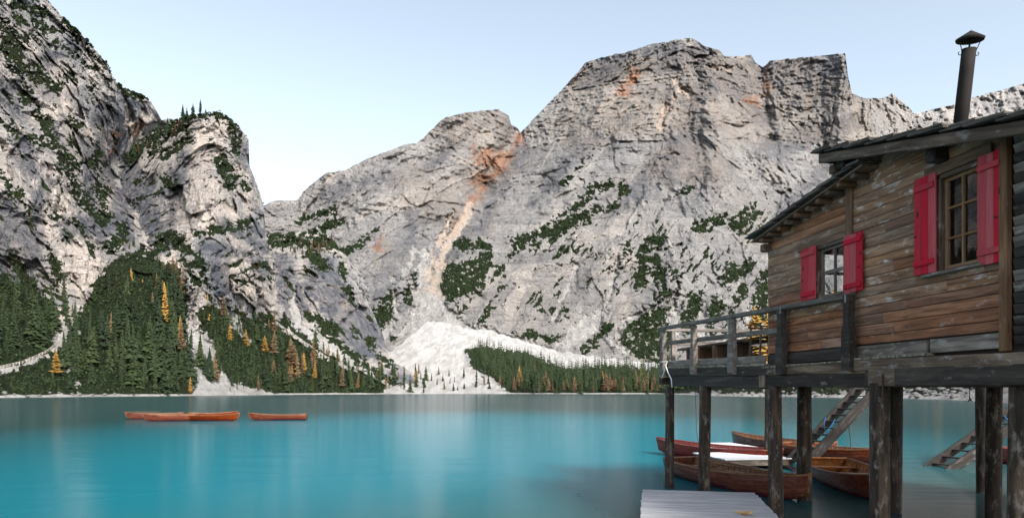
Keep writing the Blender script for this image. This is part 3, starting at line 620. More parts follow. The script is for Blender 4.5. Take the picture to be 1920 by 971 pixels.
solo(hill, 779, 720, 26, 'g', 'orange larch at the end of the spur by the scree fan', 1.2)
solo(valley, 1003, 700, 18, 'g', 'golden larch in the upper middle of the far shore wood'); solo(valley, 1202, 712, 22, 'g', 'golden larch at the right end of the far shore wood')
solo(valley, 893, 722, 34, 's', 'tall lone spruce on the scree near the water', .9); solo(valley, 916, 720, 20, 's', 'short lone spruce on the scree left of the far shore wood')
for x, y, h, lab in ((268, 600, 50, 'golden larch in the middle of the left stand, under the second topmost one'), (338, 640, 48, 'golden larch low on the right flank of the left stand'), (430, 640, 34, 'small golden larch under the pillar wall, right of the scree'), (462, 652, 36, 'golden larch half way between the scree and the round golden larch'), (570, 700, 40, 'golden larch right of the broad brown larch'), (590, 712, 36, 'pale golden larch near the right end of the green slope')):
    solo(pillar, x, y, h, 'g', lab, 1.0)
# right shore, behind the cabin and under the deck
for x, y, h, k, lab in ((1408,706,104,'g','golden larch seen between the chair and the railing'),(1424,704,132,'g','golden larch rising behind the chair back'),(1440,708,122,'g','golden larch half hidden by the cabin corner'),
                   (1530,680,130,'g','golden larch seen through the left panes of the small window'),(1566,672,135,'g','golden larch seen through the middle of the small window'),(1590,668,125,'g','golden larch seen through the right panes of the small window')):
    solo(right, x, y, h, k, lab, 1.7)
L, G = lg('on the right shore behind the deck')
stand(right, [(1300,731),(1440,728),(1500,728),(1430,705),(1370,722)], 20, 6, (26, 44), (.75, .25), L, G)
stand(right, [(1500,729),(1800,727),(1960,715),(1960,650),(1600,660),(1500,680)], 46, 12, (50, 90), (.7, .2), L, G)

# ------------------------------------------------------------------ joined masses: dwarf pine, far wood
def leaf_clump(seed):
    r = np.random.default_rng(seed); V = []; F = []
    for k in range(6):
        a = r.uniform(0, 6.28); rr = r.uniform(.05, .45); c = np.array([rr * math.cos(a), rr * math.sin(a), r.uniform(.1, .75) * (1.2 - rr)])
        n = r.normal(size=3); n[2] = abs(n[2]) + .4; n /= np.linalg.norm(n); u = np.cross(n, r.normal(size=3)); u /= np.linalg.norm(u); v = np.cross(n, u); s = r.uniform(.2, .36)
        i = len(V); V += [c - u * s, c - v * s * .8, c + u * s * 1.1, c + v * s * .8]; F += [(i, i + 1, i + 2), (i, i + 2, i + 3)]
    return np.array(V), np.array(F)
CL = [leaf_clump(70 + i) for i in range(7)]
FT = [conifer(90 + i, 10, 6, .12 + .02 * i, .45, .05, .8, .02) for i in range(4)]
def mass(name, P, size, zsc, temps, mat, label, cat):
    Vs, Fs, T = [], [], []; base = 0; n = len(P); which = rng.integers(0, len(temps), n); ang = rng.uniform(0, 6.28, n); tint = np.clip(rng.normal(.5, .3, n), 0, 1)
    for k, (V, F) in enumerate(temps):
        m = which == k; c = m.sum()
        if not c: continue
        ca, sa = np.cos(ang[m])[:, None], np.sin(ang[m])[:, None]
        W = np.stack([V[None, :, 0] * ca - V[None, :, 1] * sa, V[None, :, 0] * sa + V[None, :, 1] * ca, np.repeat(V[None, :, 2], c, 0) * zsc], 2) * size[m][:, None, None] + P[m][:, None]
        Vs.append(W.reshape(-1, 3)); Fs.append((F[None] + (np.arange(c) * len(V))[:, None, None] + base).reshape(-1, 3)); base += c * len(V); T.append(np.repeat(tint[m], len(V)))
    me = mesh_np(name, np.concatenate(Vs), np.concatenate(Fs)); a = me.attributes.new('tint', 'FLOAT', 'POINT'); a.data.foreach_set('value', np.concatenate(T).astype(np.float32))
    tag(link(name, me, mat), label, cat, kind='stuff')
def scrub(layer, n, px, label, bare=None):
    X, Y, D, m = layer.g; ok = (m[..., 0].ravel() > .2 + .6 * rng.random(m[..., 0].size)) & (Y.ravel() > -60) & (X.ravel() > -60)
    if bare: ok &= ~poly_in(X.ravel(), Y.ravel(), bare) | (rng.random(ok.shape) < .12)
    ok = np.flatnonzero(ok)
    if len(ok) == 0: return
    i = rng.choice(ok, min(n, len(ok)), replace=False)
    P = ray(X.ravel()[i], Y.ravel()[i], D.ravel()[i]); size = px * rng.uniform(.4, 1.5, len(i)) * (.45 + .55 * m[..., 0].ravel()[i]) * D.ravel()[i] / FOC
    P[:, 2] -= size * .12
    mass('dwarf_pine_scrub', P, size, 1.0, CL, m_scrub, label, 'scrub')
scrub(main, 17000, 3.4, 'dark green dwarf pine patches on the big mountain face')
scrub(left, 15000, 4.4, 'dark green scrub on the ledges and bank of the left cliff')
scrub(pillar, 13000, 4.4, 'dark green scrub on the rock pillar and the slope below', [(150,745),(205,545),(262,505),(330,540),(352,640),(368,745)])
scrub(hill, 8000, 3.8, 'dark green scrub covering the wooded spur')
scrub(valley, 5000, 3.2, 'low green scrub on the valley floor behind the far shore')
scrub(right, 5000, 6.5, 'low scrub along the right shore behind the cabin')
pts = np.array(scatter([(875,660),(905,650),(985,668),(1060,690),(1130,684),(1250,694),(1330,700),(1330,722),(1245,726),(960,726),(928,712),(885,690)], 620, 3.2))
P = valley.at(pts[:, 0], pts[:, 1]); P[:, 2] -= .4
mass('distant_wood', P, (18 + 22 * rng.random(len(P)) ** 1.4) * sstep(-4, 22, poly_sdf(pts[:, 0], pts[:, 1], [(860,655),(905,645),(985,662),(1060,684),(1130,678),(1340,690),(1340,760),(930,760)])).clip(.45, 1) * P[:, 1] / FOC, 1.0, FT, m_wood_far, 'dark spruce wood spread behind the front rows of the far shore', 'wood')
pts = np.array(scatter([(1145,640),(1200,595),(1240,572),(1258,600),(1262,684),(1185,668)], 90, 4))
P = main.at(pts[:, 0], pts[:, 1]); P[:, 2] -= .4
mass('distant_wood', P, rng.uniform(8, 18, len(P)) * P[:, 1] / FOC, 1.0, FT, m_wood_far, 'small dark trees on the green triangle at the mountain foot', 'wood')
pts = np.array(scatter([(822,500),(918,475),(920,505),(860,565),(834,574)], 70, 4))
P = main.at(pts[:, 0], pts[:, 1]); P[:, 2] -= .4
mass('distant_wood', P, rng.uniform(5, 10, len(P)) * P[:, 1] / FOC, 1.0, FT, m_wood_far, 'small dark trees on the green patch right of the scree gully', 'wood')

def undergrowth(layer, poly, n, gap, lo, hi, label):
    pts = np.array(scatter(poly, n, gap)); P = layer.at(pts[:, 0], pts[:, 1]); P[:, 2] -= .3
    mass('distant_wood', P, (lo + (hi - lo) * rng.random(len(P)) ** 1.5) * P[:, 1] / FOC, 1.0, FT + FT2, m_wood_far, label, 'wood')
FT2 = [conifer(190 + i, 11, 6, .12 + .03 * i, .4, .1, .8, .04) for i in range(4)]
undergrowth(pillar, [(160,740),(200,555),(255,500),(335,525),(350,640),(368,740)], 170, 5, 16, 52, 'young dark trees filling the gaps of the stand below the rock pillar')
undergrowth(pillar, [(430,735),(380,610),(420,580),(500,620),(600,680),(720,732)], 230, 5, 10, 30, 'young dark trees scattered over the slope right of the scree')
undergrowth(left, [(-30,690),(-30,530),(60,545),(105,590),(150,570),(135,610),(80,655)], 70, 6, 14, 40, 'young dark trees on the bank above the fenced path')
undergrowth(hill, [(560,640),(640,680),(720,715),(780,735),(640,735)], 90, 5, 8, 22, 'young dark trees on the foot of the wooded spur')
undergrowth(hill, [(480,455),(560,446),(632,460),(600,490),(500,480)], 70, 4, 6, 15, 'tiny trees on the crest of the wooded spur')

# ------------------------------------------------------------------ boulders along the shores
m_stone = NB('boulder_stone'); _c = m_stone.mix(m_stone.noise(m_stone.coord(), 2.2, 6, .65), (0.05, 0.052, 0.055), (0.22, 0.215, 0.205)); m_stone = m_stone.fin(_c, .9, m_stone.bump(m_stone.noise(m_stone.coord(), 4, 6, .7), .6, .2), .2)
BLD = []
for i in range(5):
    bm = bmesh.new(); bmesh.ops.create_icosphere(bm, subdivisions=2, radius=1)
    co = np.array([v.co[:] for v in bm.verts]); k = 1 + .45 * fbm(co * 1.1 + i * 7.7, 3)
    for v, q in zip(bm.verts, k): v.co = v.co * q; v.co.z *= .7; v.co.x *= 1.15
    me = bpy.data.meshes.new('boulder'); bm.to_mesh(me); bm.free(); me.materials.append(m_stone); BLD.append(me)
def boulders(layer, poly, n, gap, px, label, group):
    A = np.array(scatter(poly, n, gap)); P = layer.at(A[:, 0], A[:, 1]); x0, x1 = A[:, 0].min(), A[:, 0].max()
    for a_, p in zip(A, P):
        o = link('boulder', random.choice(BLD), None); u = random.random(); s = (px[0] + (px[1] - px[0]) * u) * p[1] / FOC / 2; tx = (a_[0] - x0) / (x1 - x0)
        o.location = (p[0], p[1], max(p[2], .0) + .12 * s); o.scale = (s * random.uniform(.8, 1.5), s, s * random.uniform(.7, 1.1)); o.rotation_euler = (random.uniform(-.3, .3), random.uniform(-.3, .3), random.uniform(0, 6.28)); tag(o, ('small ' if u < .33 else 'large ' if u > .66 else 'middling ') + label + ', ' + ('far left' if tx < .2 else 'left' if tx < .4 else 'middle' if tx < .6 else 'right' if tx < .8 else 'far right') + ' of the group', 'boulder', group)
boulders(right, [(1640,744),(1640,731),(1800,728),(1830,742),(1760,747)], 34, 7, (7, 17), 'pale grey boulder on the right shore behind the posts', 'boulders behind the posts')
boulders(right, [(1330,740),(1400,735),(1640,735),(1640,745),(1450,744)], 22, 9, (4, 9), 'pale stone on the shore under the deck', 'stones on the shore under the deck')
boulders(left, [(0,744),(0,736),(330,734),(330,741)], 16, 13, (4, 9), 'grey boulder at the waterline below the left bank', 'boulders at the left waterline')

# ------------------------------------------------------------------ fence along the path on the left
m_rail = leaf_material('pale_rail_wood', (0.33, 0.29, 0.25), (0.5, 0.46, 0.42))
fx = np.interp(np.linspace(0, 1, 26), [0, .38, .6, .8, 1], [-10, 45, 80, 104, 116]); fy = np.interp(fx, [-60, 0, 45, 90, 108, 116], [714, 692, 682, 661, 645, 638])
P = left.at(fx, fy); fr = empty('path_fence', tuple(P[0])); tag(fr, 'pale wooden railing along the path on the left bank', 'fence')
def simple_box(p0, p1, w_, h_):
    p0 = np.array(p0); p1 = np.array(p1); d = p1 - p0; d = d / np.linalg.norm(d); s = np.cross(d, (0, 0, 1) if abs(d[2]) < .9 else (1, 0, 0)); s /= np.linalg.norm(s); u = np.cross(s, d)
    V = [q + a * s * w_ / 2 + b_ * u * h_ / 2 for q in (p0, p1) for a, b_ in ((-1, -1), (1, -1), (1, 1), (-1, 1))]
    return V, [(0, 1, 2, 3), (4, 7, 6, 5), (0, 4, 5, 1), (1, 5, 6, 2), (2, 6, 7, 3), (3, 7, 4, 0)]
for i, p in enumerate(P):
    o = link('post', mesh_np('post', *simple_box((0, 0, -.5), (0, 0, 1.5), .22, .22)), m_rail, fr); o.location = tuple(p - P[0])
    if i < len(P) - 1:
        for dz in (.7, 1.35):
            link('rail', mesh_np('rail', *simple_box(p - P[0] + (0, 0, dz), P[i + 1] - P[0] + (0, 0, dz), .12, .2)), m_rail, fr)
# ================================================================== wood and other materials of the near things
def wood(name, c_dark, c_mid, c_light, peel=(0.42, 0.43, 0.44), peel_amt=.3, peel_at=.56, rough=.75, var=.55, grain=26.0, bump=.35):
    """weathered board: grain runs along the object's own X; peel = silvered patches"""
    b = NB(name); oi = b.n('ShaderNodeObjectInfo'); v = b.n('ShaderNodeVectorMath', operation='ADD'); b.l(b.coord(), v.inputs[0])
    k = b.n('ShaderNodeVectorMath', operation='SCALE'); k.inputs[0].default_value = (37.0, 11.0, 23.0); b.l(oi.outputs['Random'], k.inputs['Scale']); b.l(k.outputs[0], v.inputs[1]); P = v.outputs[0]
    g = b.noise(b.mapping(P, (1.3, grain, grain)), 1.0, 5, .65, .4); g2 = b.noise(b.mapping(P, (.9, 7, 7)), 1.0, 4, .6, .6)
    pe = b.noise(b.mapping(P, (3.5, 9, 9)), 1.0, 6, .66, .25); pf = b.noise(b.mapping(P, (6, 30, 30)), 1.0, 3, .6)
    kn = b.n('ShaderNodeTexVoronoi'); b.l(b.mapping(P, (1.4, 6, 6)), kn.inputs['Vector']); kn.inputs['Scale'].default_value = 1.0
    c = b.mix(b.ramp(g, [(.32, 0), (.66, 1)]), c_dark, c_mid)
    c = b.mix(b.math('MULTIPLY', b.ramp(g2, [(.48, 0), (.68, 1)]), .7), c, c_light)
    c = b.mix(b.math('MULTIPLY', b.ramp(kn.outputs['Distance'], [(.03, 1), (.13, 0)]), .7), c, tuple(q * .5 for q in c_dark))
    hv = b.n('ShaderNodeHueSaturation'); b.l(c, hv.inputs['Color']); b.l(b.math('ADD', b.math('MULTIPLY', oi.outputs['Random'], var), 1 - var * .5), hv.inputs['Value'])
    rnd2 = b.math('FRACT', b.math('MULTIPLY', oi.outputs['Random'], 7.31)); b.l(b.math('ADD', b.math('MULTIPLY', rnd2, .35), .82), hv.inputs['Saturation'])
    pm = b.math('MULTIPLY', b.ramp(pe, [(peel_at, 0), (peel_at + .09, 1)]), b.ramp(pf, [(.35, .2), (.6, 1)]))
    c = b.mix(b.math('MULTIPLY', pm, b.math('MULTIPLY', b.math('ADD', rnd2, .35), peel_amt, True)), hv.outputs[0], peel)
    return b.fin(c, rough, b.bump(b.math('ADD', g, b.math('MULTIPLY', pe, .4)), bump, .01), .3)
m_wall = wood('brown_wall_board', (0.095, 0.054, 0.034), (0.28, 0.160, 0.097), (0.43, 0.265, 0.165), peel=(.58, .57, .57), peel_amt=.75, peel_at=.55, var=.38)
m_lowboard = wood('reddish_wall_board', (0.085, 0.042, 0.027), (0.245, 0.118, 0.07), (0.39, 0.21, 0.125), peel_amt=.5, peel_at=.6, var=.38)
m_trim = wood('honey_trim_wood', (0.06, 0.034, 0.019), (0.14, 0.083, 0.048), (0.23, 0.147, 0.09), peel_amt=.15, var=.3)
m_grey = wood('silvered_wood', (0.055, 0.046, 0.039), (0.155, 0.134, 0.117), (0.28, 0.25, 0.225), peel_amt=.4, peel_at=.55, var=.5)
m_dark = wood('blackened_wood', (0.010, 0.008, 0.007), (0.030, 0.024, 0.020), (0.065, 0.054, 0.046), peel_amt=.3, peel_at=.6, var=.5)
m_shing = wood('roof_shingle', (0.025, 0.021, 0.018), (0.075, 0.066, 0.058), (0.15, 0.135, 0.12), peel_amt=.2, var=.6)
m_beam = wood('weathered_beam', (0.036, 0.026, 0.019), (0.11, 0.079, 0.057), (0.21, 0.162, 0.122), peel_amt=.5, peel_at=.56, var=.3)
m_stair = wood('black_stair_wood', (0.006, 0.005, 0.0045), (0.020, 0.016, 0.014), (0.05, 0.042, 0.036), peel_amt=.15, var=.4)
m_red = wood('red_shutter_paint', (0.27, 0.007, 0.019), (0.40, 0.012, 0.030), (0.46, 0.02, 0.042), peel=(.12, .02, .02), peel_amt=.35, peel_at=.62, rough=.7, var=.16, grain=40, bump=.3)
m_frame = wood('pale_window_wood', (0.12, 0.065, 0.033), (0.22, 0.13, 0.068), (0.31, 0.20, 0.115), peel_amt=.2, var=.2)
m_framegrey = wood('grey_window_wood', (0.07, 0.055, 0.045), (0.15, 0.125, 0.105), (0.25, 0.22, 0.19), peel_amt=.2, var=.2)
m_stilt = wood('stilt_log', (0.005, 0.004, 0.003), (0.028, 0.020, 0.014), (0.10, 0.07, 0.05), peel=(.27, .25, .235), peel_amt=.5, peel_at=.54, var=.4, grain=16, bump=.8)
m_dock = wood('frosty_dock_board', (0.22, 0.225, 0.24), (0.34, 0.345, 0.365), (0.46, 0.465, 0.485), peel=(.16, .12, .10), peel_amt=.45, peel_at=.66, var=.18)
m_white = wood('whitewashed_board', (0.42, 0.43, 0.45), (0.55, 0.56, 0.575), (0.65, 0.66, 0.67), peel=(.4, .38, .36), peel_amt=.25, peel_at=.66, var=.08)
m_hull = wood('varnished_hull', (0.055, 0.010, 0.004), (0.135, 0.027, 0.010), (0.21, 0.055, 0.019), peel_amt=0, rough=.2, var=.35, bump=.12)
m_lining = wood('boat_lining', (0.085, 0.032, 0.012), (0.20, 0.082, 0.032), (0.32, 0.155, 0.072), peel_amt=.1, rough=.45, var=.3, bump=.15)
m_redhull = wood('red_boat_paint', (0.085, 0.012, 0.010), (0.15, 0.026, 0.020), (0.22, 0.055, 0.042), peel_amt=.15, rough=.4, var=.1, bump=.15)
def plain(name, c, rough=.6, metal=0.0, spec=.4, n=0.0):
    b = NB(name); col = c
    if n: col = b.mix(b.noise(b.coord(), 9.0, 5, .65), tuple(k * (1 - n) for k in c), tuple(min(1, k * (1 + n)) for k in c))
    return b.fin(col, rough, None, spec, metal)
m_boot = plain('dark_red_bottom_paint', (0.10, 0.008, 0.02), .5, n=.4)
m_pipe = plain('sooty_sheet_metal', (0.012, 0.010, 0.009), .8, .0, .2, n=.5)
m_rope = plain('white_rope', (0.72, 0.71, 0.69), .9, n=.1); m_blue = plain('blue_rope', (0.012, 0.09, 0.25), .8, n=.2); m_drope = plain('dark_rope', (0.03, 0.03, 0.03), .9, n=.3)
m_iron = plain('rusty_iron', (0.05, 0.03, 0.022), .7, .5, n=.4); m_straw = plain('dry_straw', (0.42, 0.27, 0.11), .9, n=.4); m_steel = plain('steel_strap', (0.45, 0.5, 0.55), .35, .9)
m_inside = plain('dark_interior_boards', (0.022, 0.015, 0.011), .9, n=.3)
m_moss = NB('mossy_ledge'); _c = m_moss.mix(m_moss.ramp(m_moss.noise(m_moss.coord(), 16, 5, .7), [(.4, 0), (.6, 1)]), (0.06, 0.055, 0.05), (0.27, 0.26, 0.19)); m_moss = m_moss.fin(_c, .95)
def glass_material():
    b = NB('window_glass'); gl = b.n('ShaderNodeBsdfGlossy'); gl.inputs['Roughness'].default_value = .02; tr = b.n('ShaderNodeBsdfTransparent'); tr.inputs[0].default_value = (.92, .95, .95, 1)
    fr = b.n('ShaderNodeFresnel'); gb = b.n('ShaderNodeNewGeometry').outputs['Backfacing']; b.l(b.math('SUBTRACT', 1.45, b.math('MULTIPLY', gb, 1.45 - 1 / 1.45)), fr.inputs['IOR']); mx = b.n('ShaderNodeMixShader'); b.l(fr.outputs[0], mx.inputs[0]); b.l(tr.outputs[0], mx.inputs[1]); b.l(gl.outputs[0], mx.inputs[2]); b.l(mx.outputs[0], b.out.inputs[0]); return b.m
m_glass = glass_material()

# ------------------------------------------------------------------ placing pieces: world matrices kept so that parts hang on their thing
WM = {}
def put(o, M, parent=None):
    WM[o.name] = M
    if parent is not None:
        o.parent = parent; o.matrix_parent_inverse = WM[parent.name].inverted()
    o.matrix_basis = M; return o
def root(name, loc, label, cat, group=None, rz=0.0):
    o = bpy.data.objects.new(name, None); COL.objects.link(o); o.empty_display_size = .1
    put(o, Matrix.Translation(loc) @ Matrix.Rotation(rz, 4, 'Z')); return tag(o, label, cat, group)
def node(name, loc, parent):
    o = bpy.data.objects.new(name, None); COL.objects.link(o); o.empty_display_size = .05; return put(o, Matrix.Translation(loc), parent)
def frame_m(o, x, y, z):
    M = Matrix.Identity(4)
    for i, a in enumerate((x, y, z)):
        for r in range(3): M[r][i] = a[r]
    for r in range(3): M[r][3] = o[r]
    return M
def box_bm(L, w_, t, bev=.006, seed=None, rough=0.0, cuts=0):
    bm = bmesh.new(); bmesh.ops.create_cube(bm, size=1)
    for v in bm.verts: v.co = Vector((v.co.x * L, v.co.y * w_, v.co.z * t))
    if cuts: bmesh.ops.subdivide_edges(bm, edges=[e for e in bm.edges if abs((e.verts[0].co - e.verts[1].co).normalized().x) > .9], cuts=cuts)
    if rough:
        for v in bm.verts: v.co += Vector((0, random.gauss(0, rough), random.gauss(0, rough)))
    if bev: bmesh.ops.bevel(bm, geom=[e for e in bm.edges if e.calc_face_angle(0) > .5], offset=min(bev, w_ * .3, t * .3), segments=1, affect='EDGES')
    return bm
def bm_me(name, bm, smooth=False):
    me = bpy.data.meshes.new(name); bm.to_mesh(me); bm.free()
    if smooth: me.polygons.foreach_set('use_smooth', [True] * len(me.polygons))
    return me
def bar(name, p0, p1, w_, t, mat, parent, tdir=None, bev=.008, rough=0.0, cuts=0):
    """board from p0 to p1, w_ wide, t thick along tdir"""
    p0, p1 = Vector(p0), Vector(p1); x = (p1 - p0); L = x.length; x = x / L
    z = Vector(tdir) if tdir is not None else (Vector((0, 0, 1)) if abs(x.z) < .9 else Vector((0, 1, 0)))
    z = (z - x * z.dot(x)).normalized(); y = z.cross(x)
    o = link(name, bm_me(name, box_bm(L, w_, t, bev, None, rough, cuts)), mat); return put(o, frame_m((p0 + p1) / 2, x, y, z), parent)
def prism(name, poly, o0, o1, fr, mat, parent, tilt=0.0):
    """polygon (a,z) in the frame fr = (origin, U, OUT), between offsets o0 and o1; tilt pushes the lower edge out"""
    O, Ud, Od = fr; ca = sum(p[0] for p in poly) / len(poly); cz = sum(p[1] for p in poly) / len(poly); n = len(poly); zmx = max(p[1] for p in poly); zmn = min(p[1] for p in poly)
    V = []
    for off in (o0, o1):
        for a, z in poly: V.append((a - ca, z - cz, off + tilt * ((zmx - z) / max(zmx - zmn, 1e-6)) - (o0 + o1) / 2))
    me = bpy.data.meshes.new(name); me.from_pydata(V, [], [tuple(range(n))[::-1], tuple(range(n, 2 * n))] + [(i, (i + 1) % n, n + (i + 1) % n, n + i) for i in range(n)]); me.update()
    bm = bmesh.new(); bm.from_mesh(me); bmesh.ops.recalc_face_normals(bm, faces=bm.faces); bm.to_mesh(me); bm.free()
    o = link(name, me, mat); return put(o, frame_m(O + Ud * ca + Vector((0, 0, cz)) + Od * ((o0 + o1) / 2), Ud, Vector((0, 0, 1)), Ud.cross(Vector((0, 0, 1)))), parent)
def clip(poly, f):
    """keep the part of a convex polygon where f(a,z) >= 0"""
    out = []
    for i in range(len(poly)):
        p, q = poly[i], poly[(i + 1) % len(poly)]; fp, fq = f(*p), f(*q)
        if fp >= 0: out.append(p)
        if fp * fq < 0: t = fp / (fp - fq); out.append((p[0] + t * (q[0] - p[0]), p[1] + t * (q[1] - p[1])))
    return out
def minus(rects, h):
    out = []
    for (a0, a1, z0, z1) in rects:
        if a1 <= h[0] or a0 >= h[1] or z1 <= h[2] or z0 >= h[3]: out.append((a0, a1, z0, z1)); continue
        if a0 < h[0]: out.append((a0, h[0], z0, z1))
        if a1 > h[1]: out.append((h[1], a1, z0, z1))
        m0, m1 = max(a0, h[0]), min(a1, h[1])
        if z0 < h[2]: out.append((m0, m1, z0, h[2]))
        if z1 > h[3]: out.append((m0, m1, h[3], z1))
    return out
def tube_me(name, pts, rad, seg=6, rough=0.0):
    pts = [Vector(p) for p in pts]; V = []; F = []
    for i, p in enumerate(pts):
        d = (pts[min(i + 1, len(pts) - 1)] - pts[max(i - 1, 0)]).normalized(); s = d.cross(Vector((.3, .2, 1)) if abs(d.z) < .9 else Vector((1, 0, 0))).normalized(); u = s.cross(d)
        r = rad[i] if isinstance(rad, (list, tuple)) else rad
        for j in range(seg):
            q = 2 * math.pi * j / seg; rr = r * (1 + random.gauss(0, rough)); V.append(p + s * rr * math.cos(q) + u * rr * math.sin(q))
    for i in range(len(pts) - 1):
        for j in range(seg): F.append((i * seg + j, i * seg + (j + 1) % seg, (i + 1) * seg + (j + 1) % seg, (i + 1) * seg + j))
    F += [tuple(range(seg))[::-1], tuple(range((len(pts) - 1) * seg, len(pts) * seg))]
    me = bpy.data.meshes.new(name); me.from_pydata(V, [], F); me.update(); me.polygons.foreach_set('use_smooth', [True] * len(me.polygons)); return me

# ================================================================== the cabin on stilts
SL = 210.0 / FOC; CA = math.atan(SL); UD = Vector((-math.sin(CA), math.cos(CA), 0)); OUT = Vector((-math.cos(CA), -math.sin(CA), 0)); IN = -OUT; UP = Vector((0, 0, 1))
X0 = 7.34; FO = Vector((X0, 0, 0)); FR = (FO, UD, OUT)
def fac(x, y, off=0.0):
    """point of the facade plane (pushed out by off) seen at bearing x, elevation y"""
    Xp = X0 - off / math.cos(CA); Y = FOC * Xp / (x - CX + 210.0); return Vector((Xp - SL * Y, Y, EYE + (HY - y) / FOC * Y))
def az(x, y, off=0.0):
    p = fac(x, y, off) - FO - OUT * off; return p.dot(UD), p.z
def W(a, z, off=0.0): return FO + UD * a + UP * z + OUT * off

cabin = root('stilt_cabin', W(10, 0, -2), 'weathered brown wooden cabin with red shutters standing on stilts in the lake', 'cabin')
aC = az(1441, 600)[0]; aM = az(1596, 500)[0]; aR = az(1889, 500)[0]; aEnd = 4.6
# roof lines in facade coordinates (bargeboard planes)
UO, LO = .40, .30
(u0a, u0z), (u1a, u1z) = az(1537, 288, UO), az(1920, 224, UO)
ru = lambda a: u0z + (a - u0a) * (u1z - u0z) / (u1a - u0a)              # top of the upper bargeboard
(l0a, l0z), (l1a, l1z) = az(1600, 322, LO), az(1409, 455, LO)
rl = lambda a: l0z + (a - l0a) * (l1z - l0z) / (l1a - l0a)              # underside of the lower roof
zB = az(1660, 668)[1]
def roofclip_main(p): return clip(p, lambda a, z: ru(a) - .05 - z)
def roofclip_low(p): return clip(p, lambda a, z: rl(a) - .01 - z)
# openings
def rect_of(xl, xr, yt, yb, xref, off): a0 = az(xr, yt, off)[0]; a1 = az(xl, yt, off)[0]; return (a0, a1, az(xref, yb, off)[1], az(xref, yt, off)[1])
BW = rect_of(1759, 1846, 327, 508, 1770, 0); SW = rect_of(1531, 1594, 461, 560, 1540, 0)
wall = node('wall', W(9, 3.1), cabin)
def backing(rects, holes, cl, name):
    for h in holes: rects = minus(rects, h)
    for r in rects:
        p = cl([(r[0], r[2]), (r[1], r[2]), (r[1], r[3]), (r[0], r[3])])
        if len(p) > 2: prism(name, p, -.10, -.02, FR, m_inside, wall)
backing([(aEnd, aM, zB - .1, 8)], [BW, SW], roofclip_main, 'wall_core'); backing([(aM, aC, zB - .1, 8)], [BW, SW], roofclip_low, 'wall_core')
def boards(a0, a1, z0, z1, hgt, holes, cl, mats, tilt=.02, offs=(-.012, .022), seglen=(2.2, 4.5)):
    z = z0; k = 0
    while z < z1:
        hh = hgt * random.uniform(.88, 1.14); cuts = [a0]; a = a0 + random.uniform(.6, 3.0)
        while a < a1 - .5: cuts.append(a); a += random.uniform(*seglen)
        cuts.append(a1)
        for c0, c1 in zip(cuts[:-1], cuts[1:]):
            rs = [(c0 + .002, c1 - .002, z + .015, z + hh)]
            for h in holes: rs = minus(rs, h)
            for r in rs:
                if r[1] - r[0] < .02 or r[3] - r[2] < .015: continue
                p = cl([(r[0], r[2]), (r[1], r[2]), (r[1], r[3]), (r[0], r[3])])
                if len(p) > 2: prism('plank', p, offs[0], offs[1] + random.uniform(-.003, .004), FR, mats(z), wall, tilt)
        z += hh; k += 1
zRed = az(1660, 545)[1]
pick = lambda z: m_lowboard if (z < zRed - .25 or random.random() < .12) else m_wall
boards(aR + .02, aM - .01, az(1660, 643)[1], 7.2, .148, [BW, SW], roofclip_main, pick)
boards(aM + .02, aC - .02, az(1660, 643)[1], 6.6, .148, [BW, SW], roofclip_low, pick)
boards(aEnd, aR - .12, zB + .02, 6.8, .125, [], roofclip_main, lambda z: m_dark if random.random() < .55 else m_grey, .03, (.0, .05))
# grey base boards and mossy ledge
z0, z1 = az(1660, 668)[1], az(1660, 645)[1]
for a, b_ in ((aR + .03, az(1745, 650)[0]), (az(1742, 650)[0], aM), (aM + .01, aC)):
    prism('base_board', [(a, z0), (b_ - .03, z0), (b_ - .03, z1), (a, z1)], .0, .04, FR, m_grey if a < aM - 1 else m_dark, wall)
bar('ledge', W(az(1752, 670)[0], z0 - .02, .06), W(aM - .1, z0 - .02, .06), .16, .035, m_moss, wall, UP)
bar('ledge', W(aM + .02, z0 - .04, .06), W(aC, z0 - .06, .06), .16, .03, m_moss, wall, UP)
# corner boards
bar('corner_board', W(aM, zB + .9, .035), W(aM, rl(aM) + .38, .035), .15, .04, m_trim, wall, OUT)
bar('corner_board', W(aR - .02, zB - .05, .05), W(aR - .02, ru(aR) - .08, .05), .115, .09, m_trim, wall, OUT, .012)
# end wall towards the lake, with its own window opening (light falls through it into the small window)
EO = W(aC, 0, 0); EF = (EO, IN, UD)
DEPTH = 9.0
ew = node('end_wall', W(aC, 3.1, -2), cabin)
EH = (.85, 2.5, 4.45, 5.5)
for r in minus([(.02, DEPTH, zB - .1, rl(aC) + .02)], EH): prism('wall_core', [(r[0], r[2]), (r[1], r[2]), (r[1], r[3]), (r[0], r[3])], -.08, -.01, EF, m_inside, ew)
z = zB
while z < rl(aC):
    for r in minus([(.0, DEPTH, z, min(z + .146, rl(aC) + .02))], EH):
        if r[3] - r[2] > .01: prism('plank', [(r[0], r[2] + .003), (r[1], r[2] + .003), (r[1], r[3]), (r[0], r[3])], -.008, .02, EF, m_wall, ew)
    z += .15
bar('window_frame', EO + IN * .85 + UP * 4.98, EO + IN * 2.5 + UP * 4.98, .06, .06, m_framegrey, ew, UD); bar('window_frame', EO + IN * 1.68 + UP * 4.45, EO + IN * 1.68 + UP * 5.5, .06, .06, m_framegrey, ew, UD)
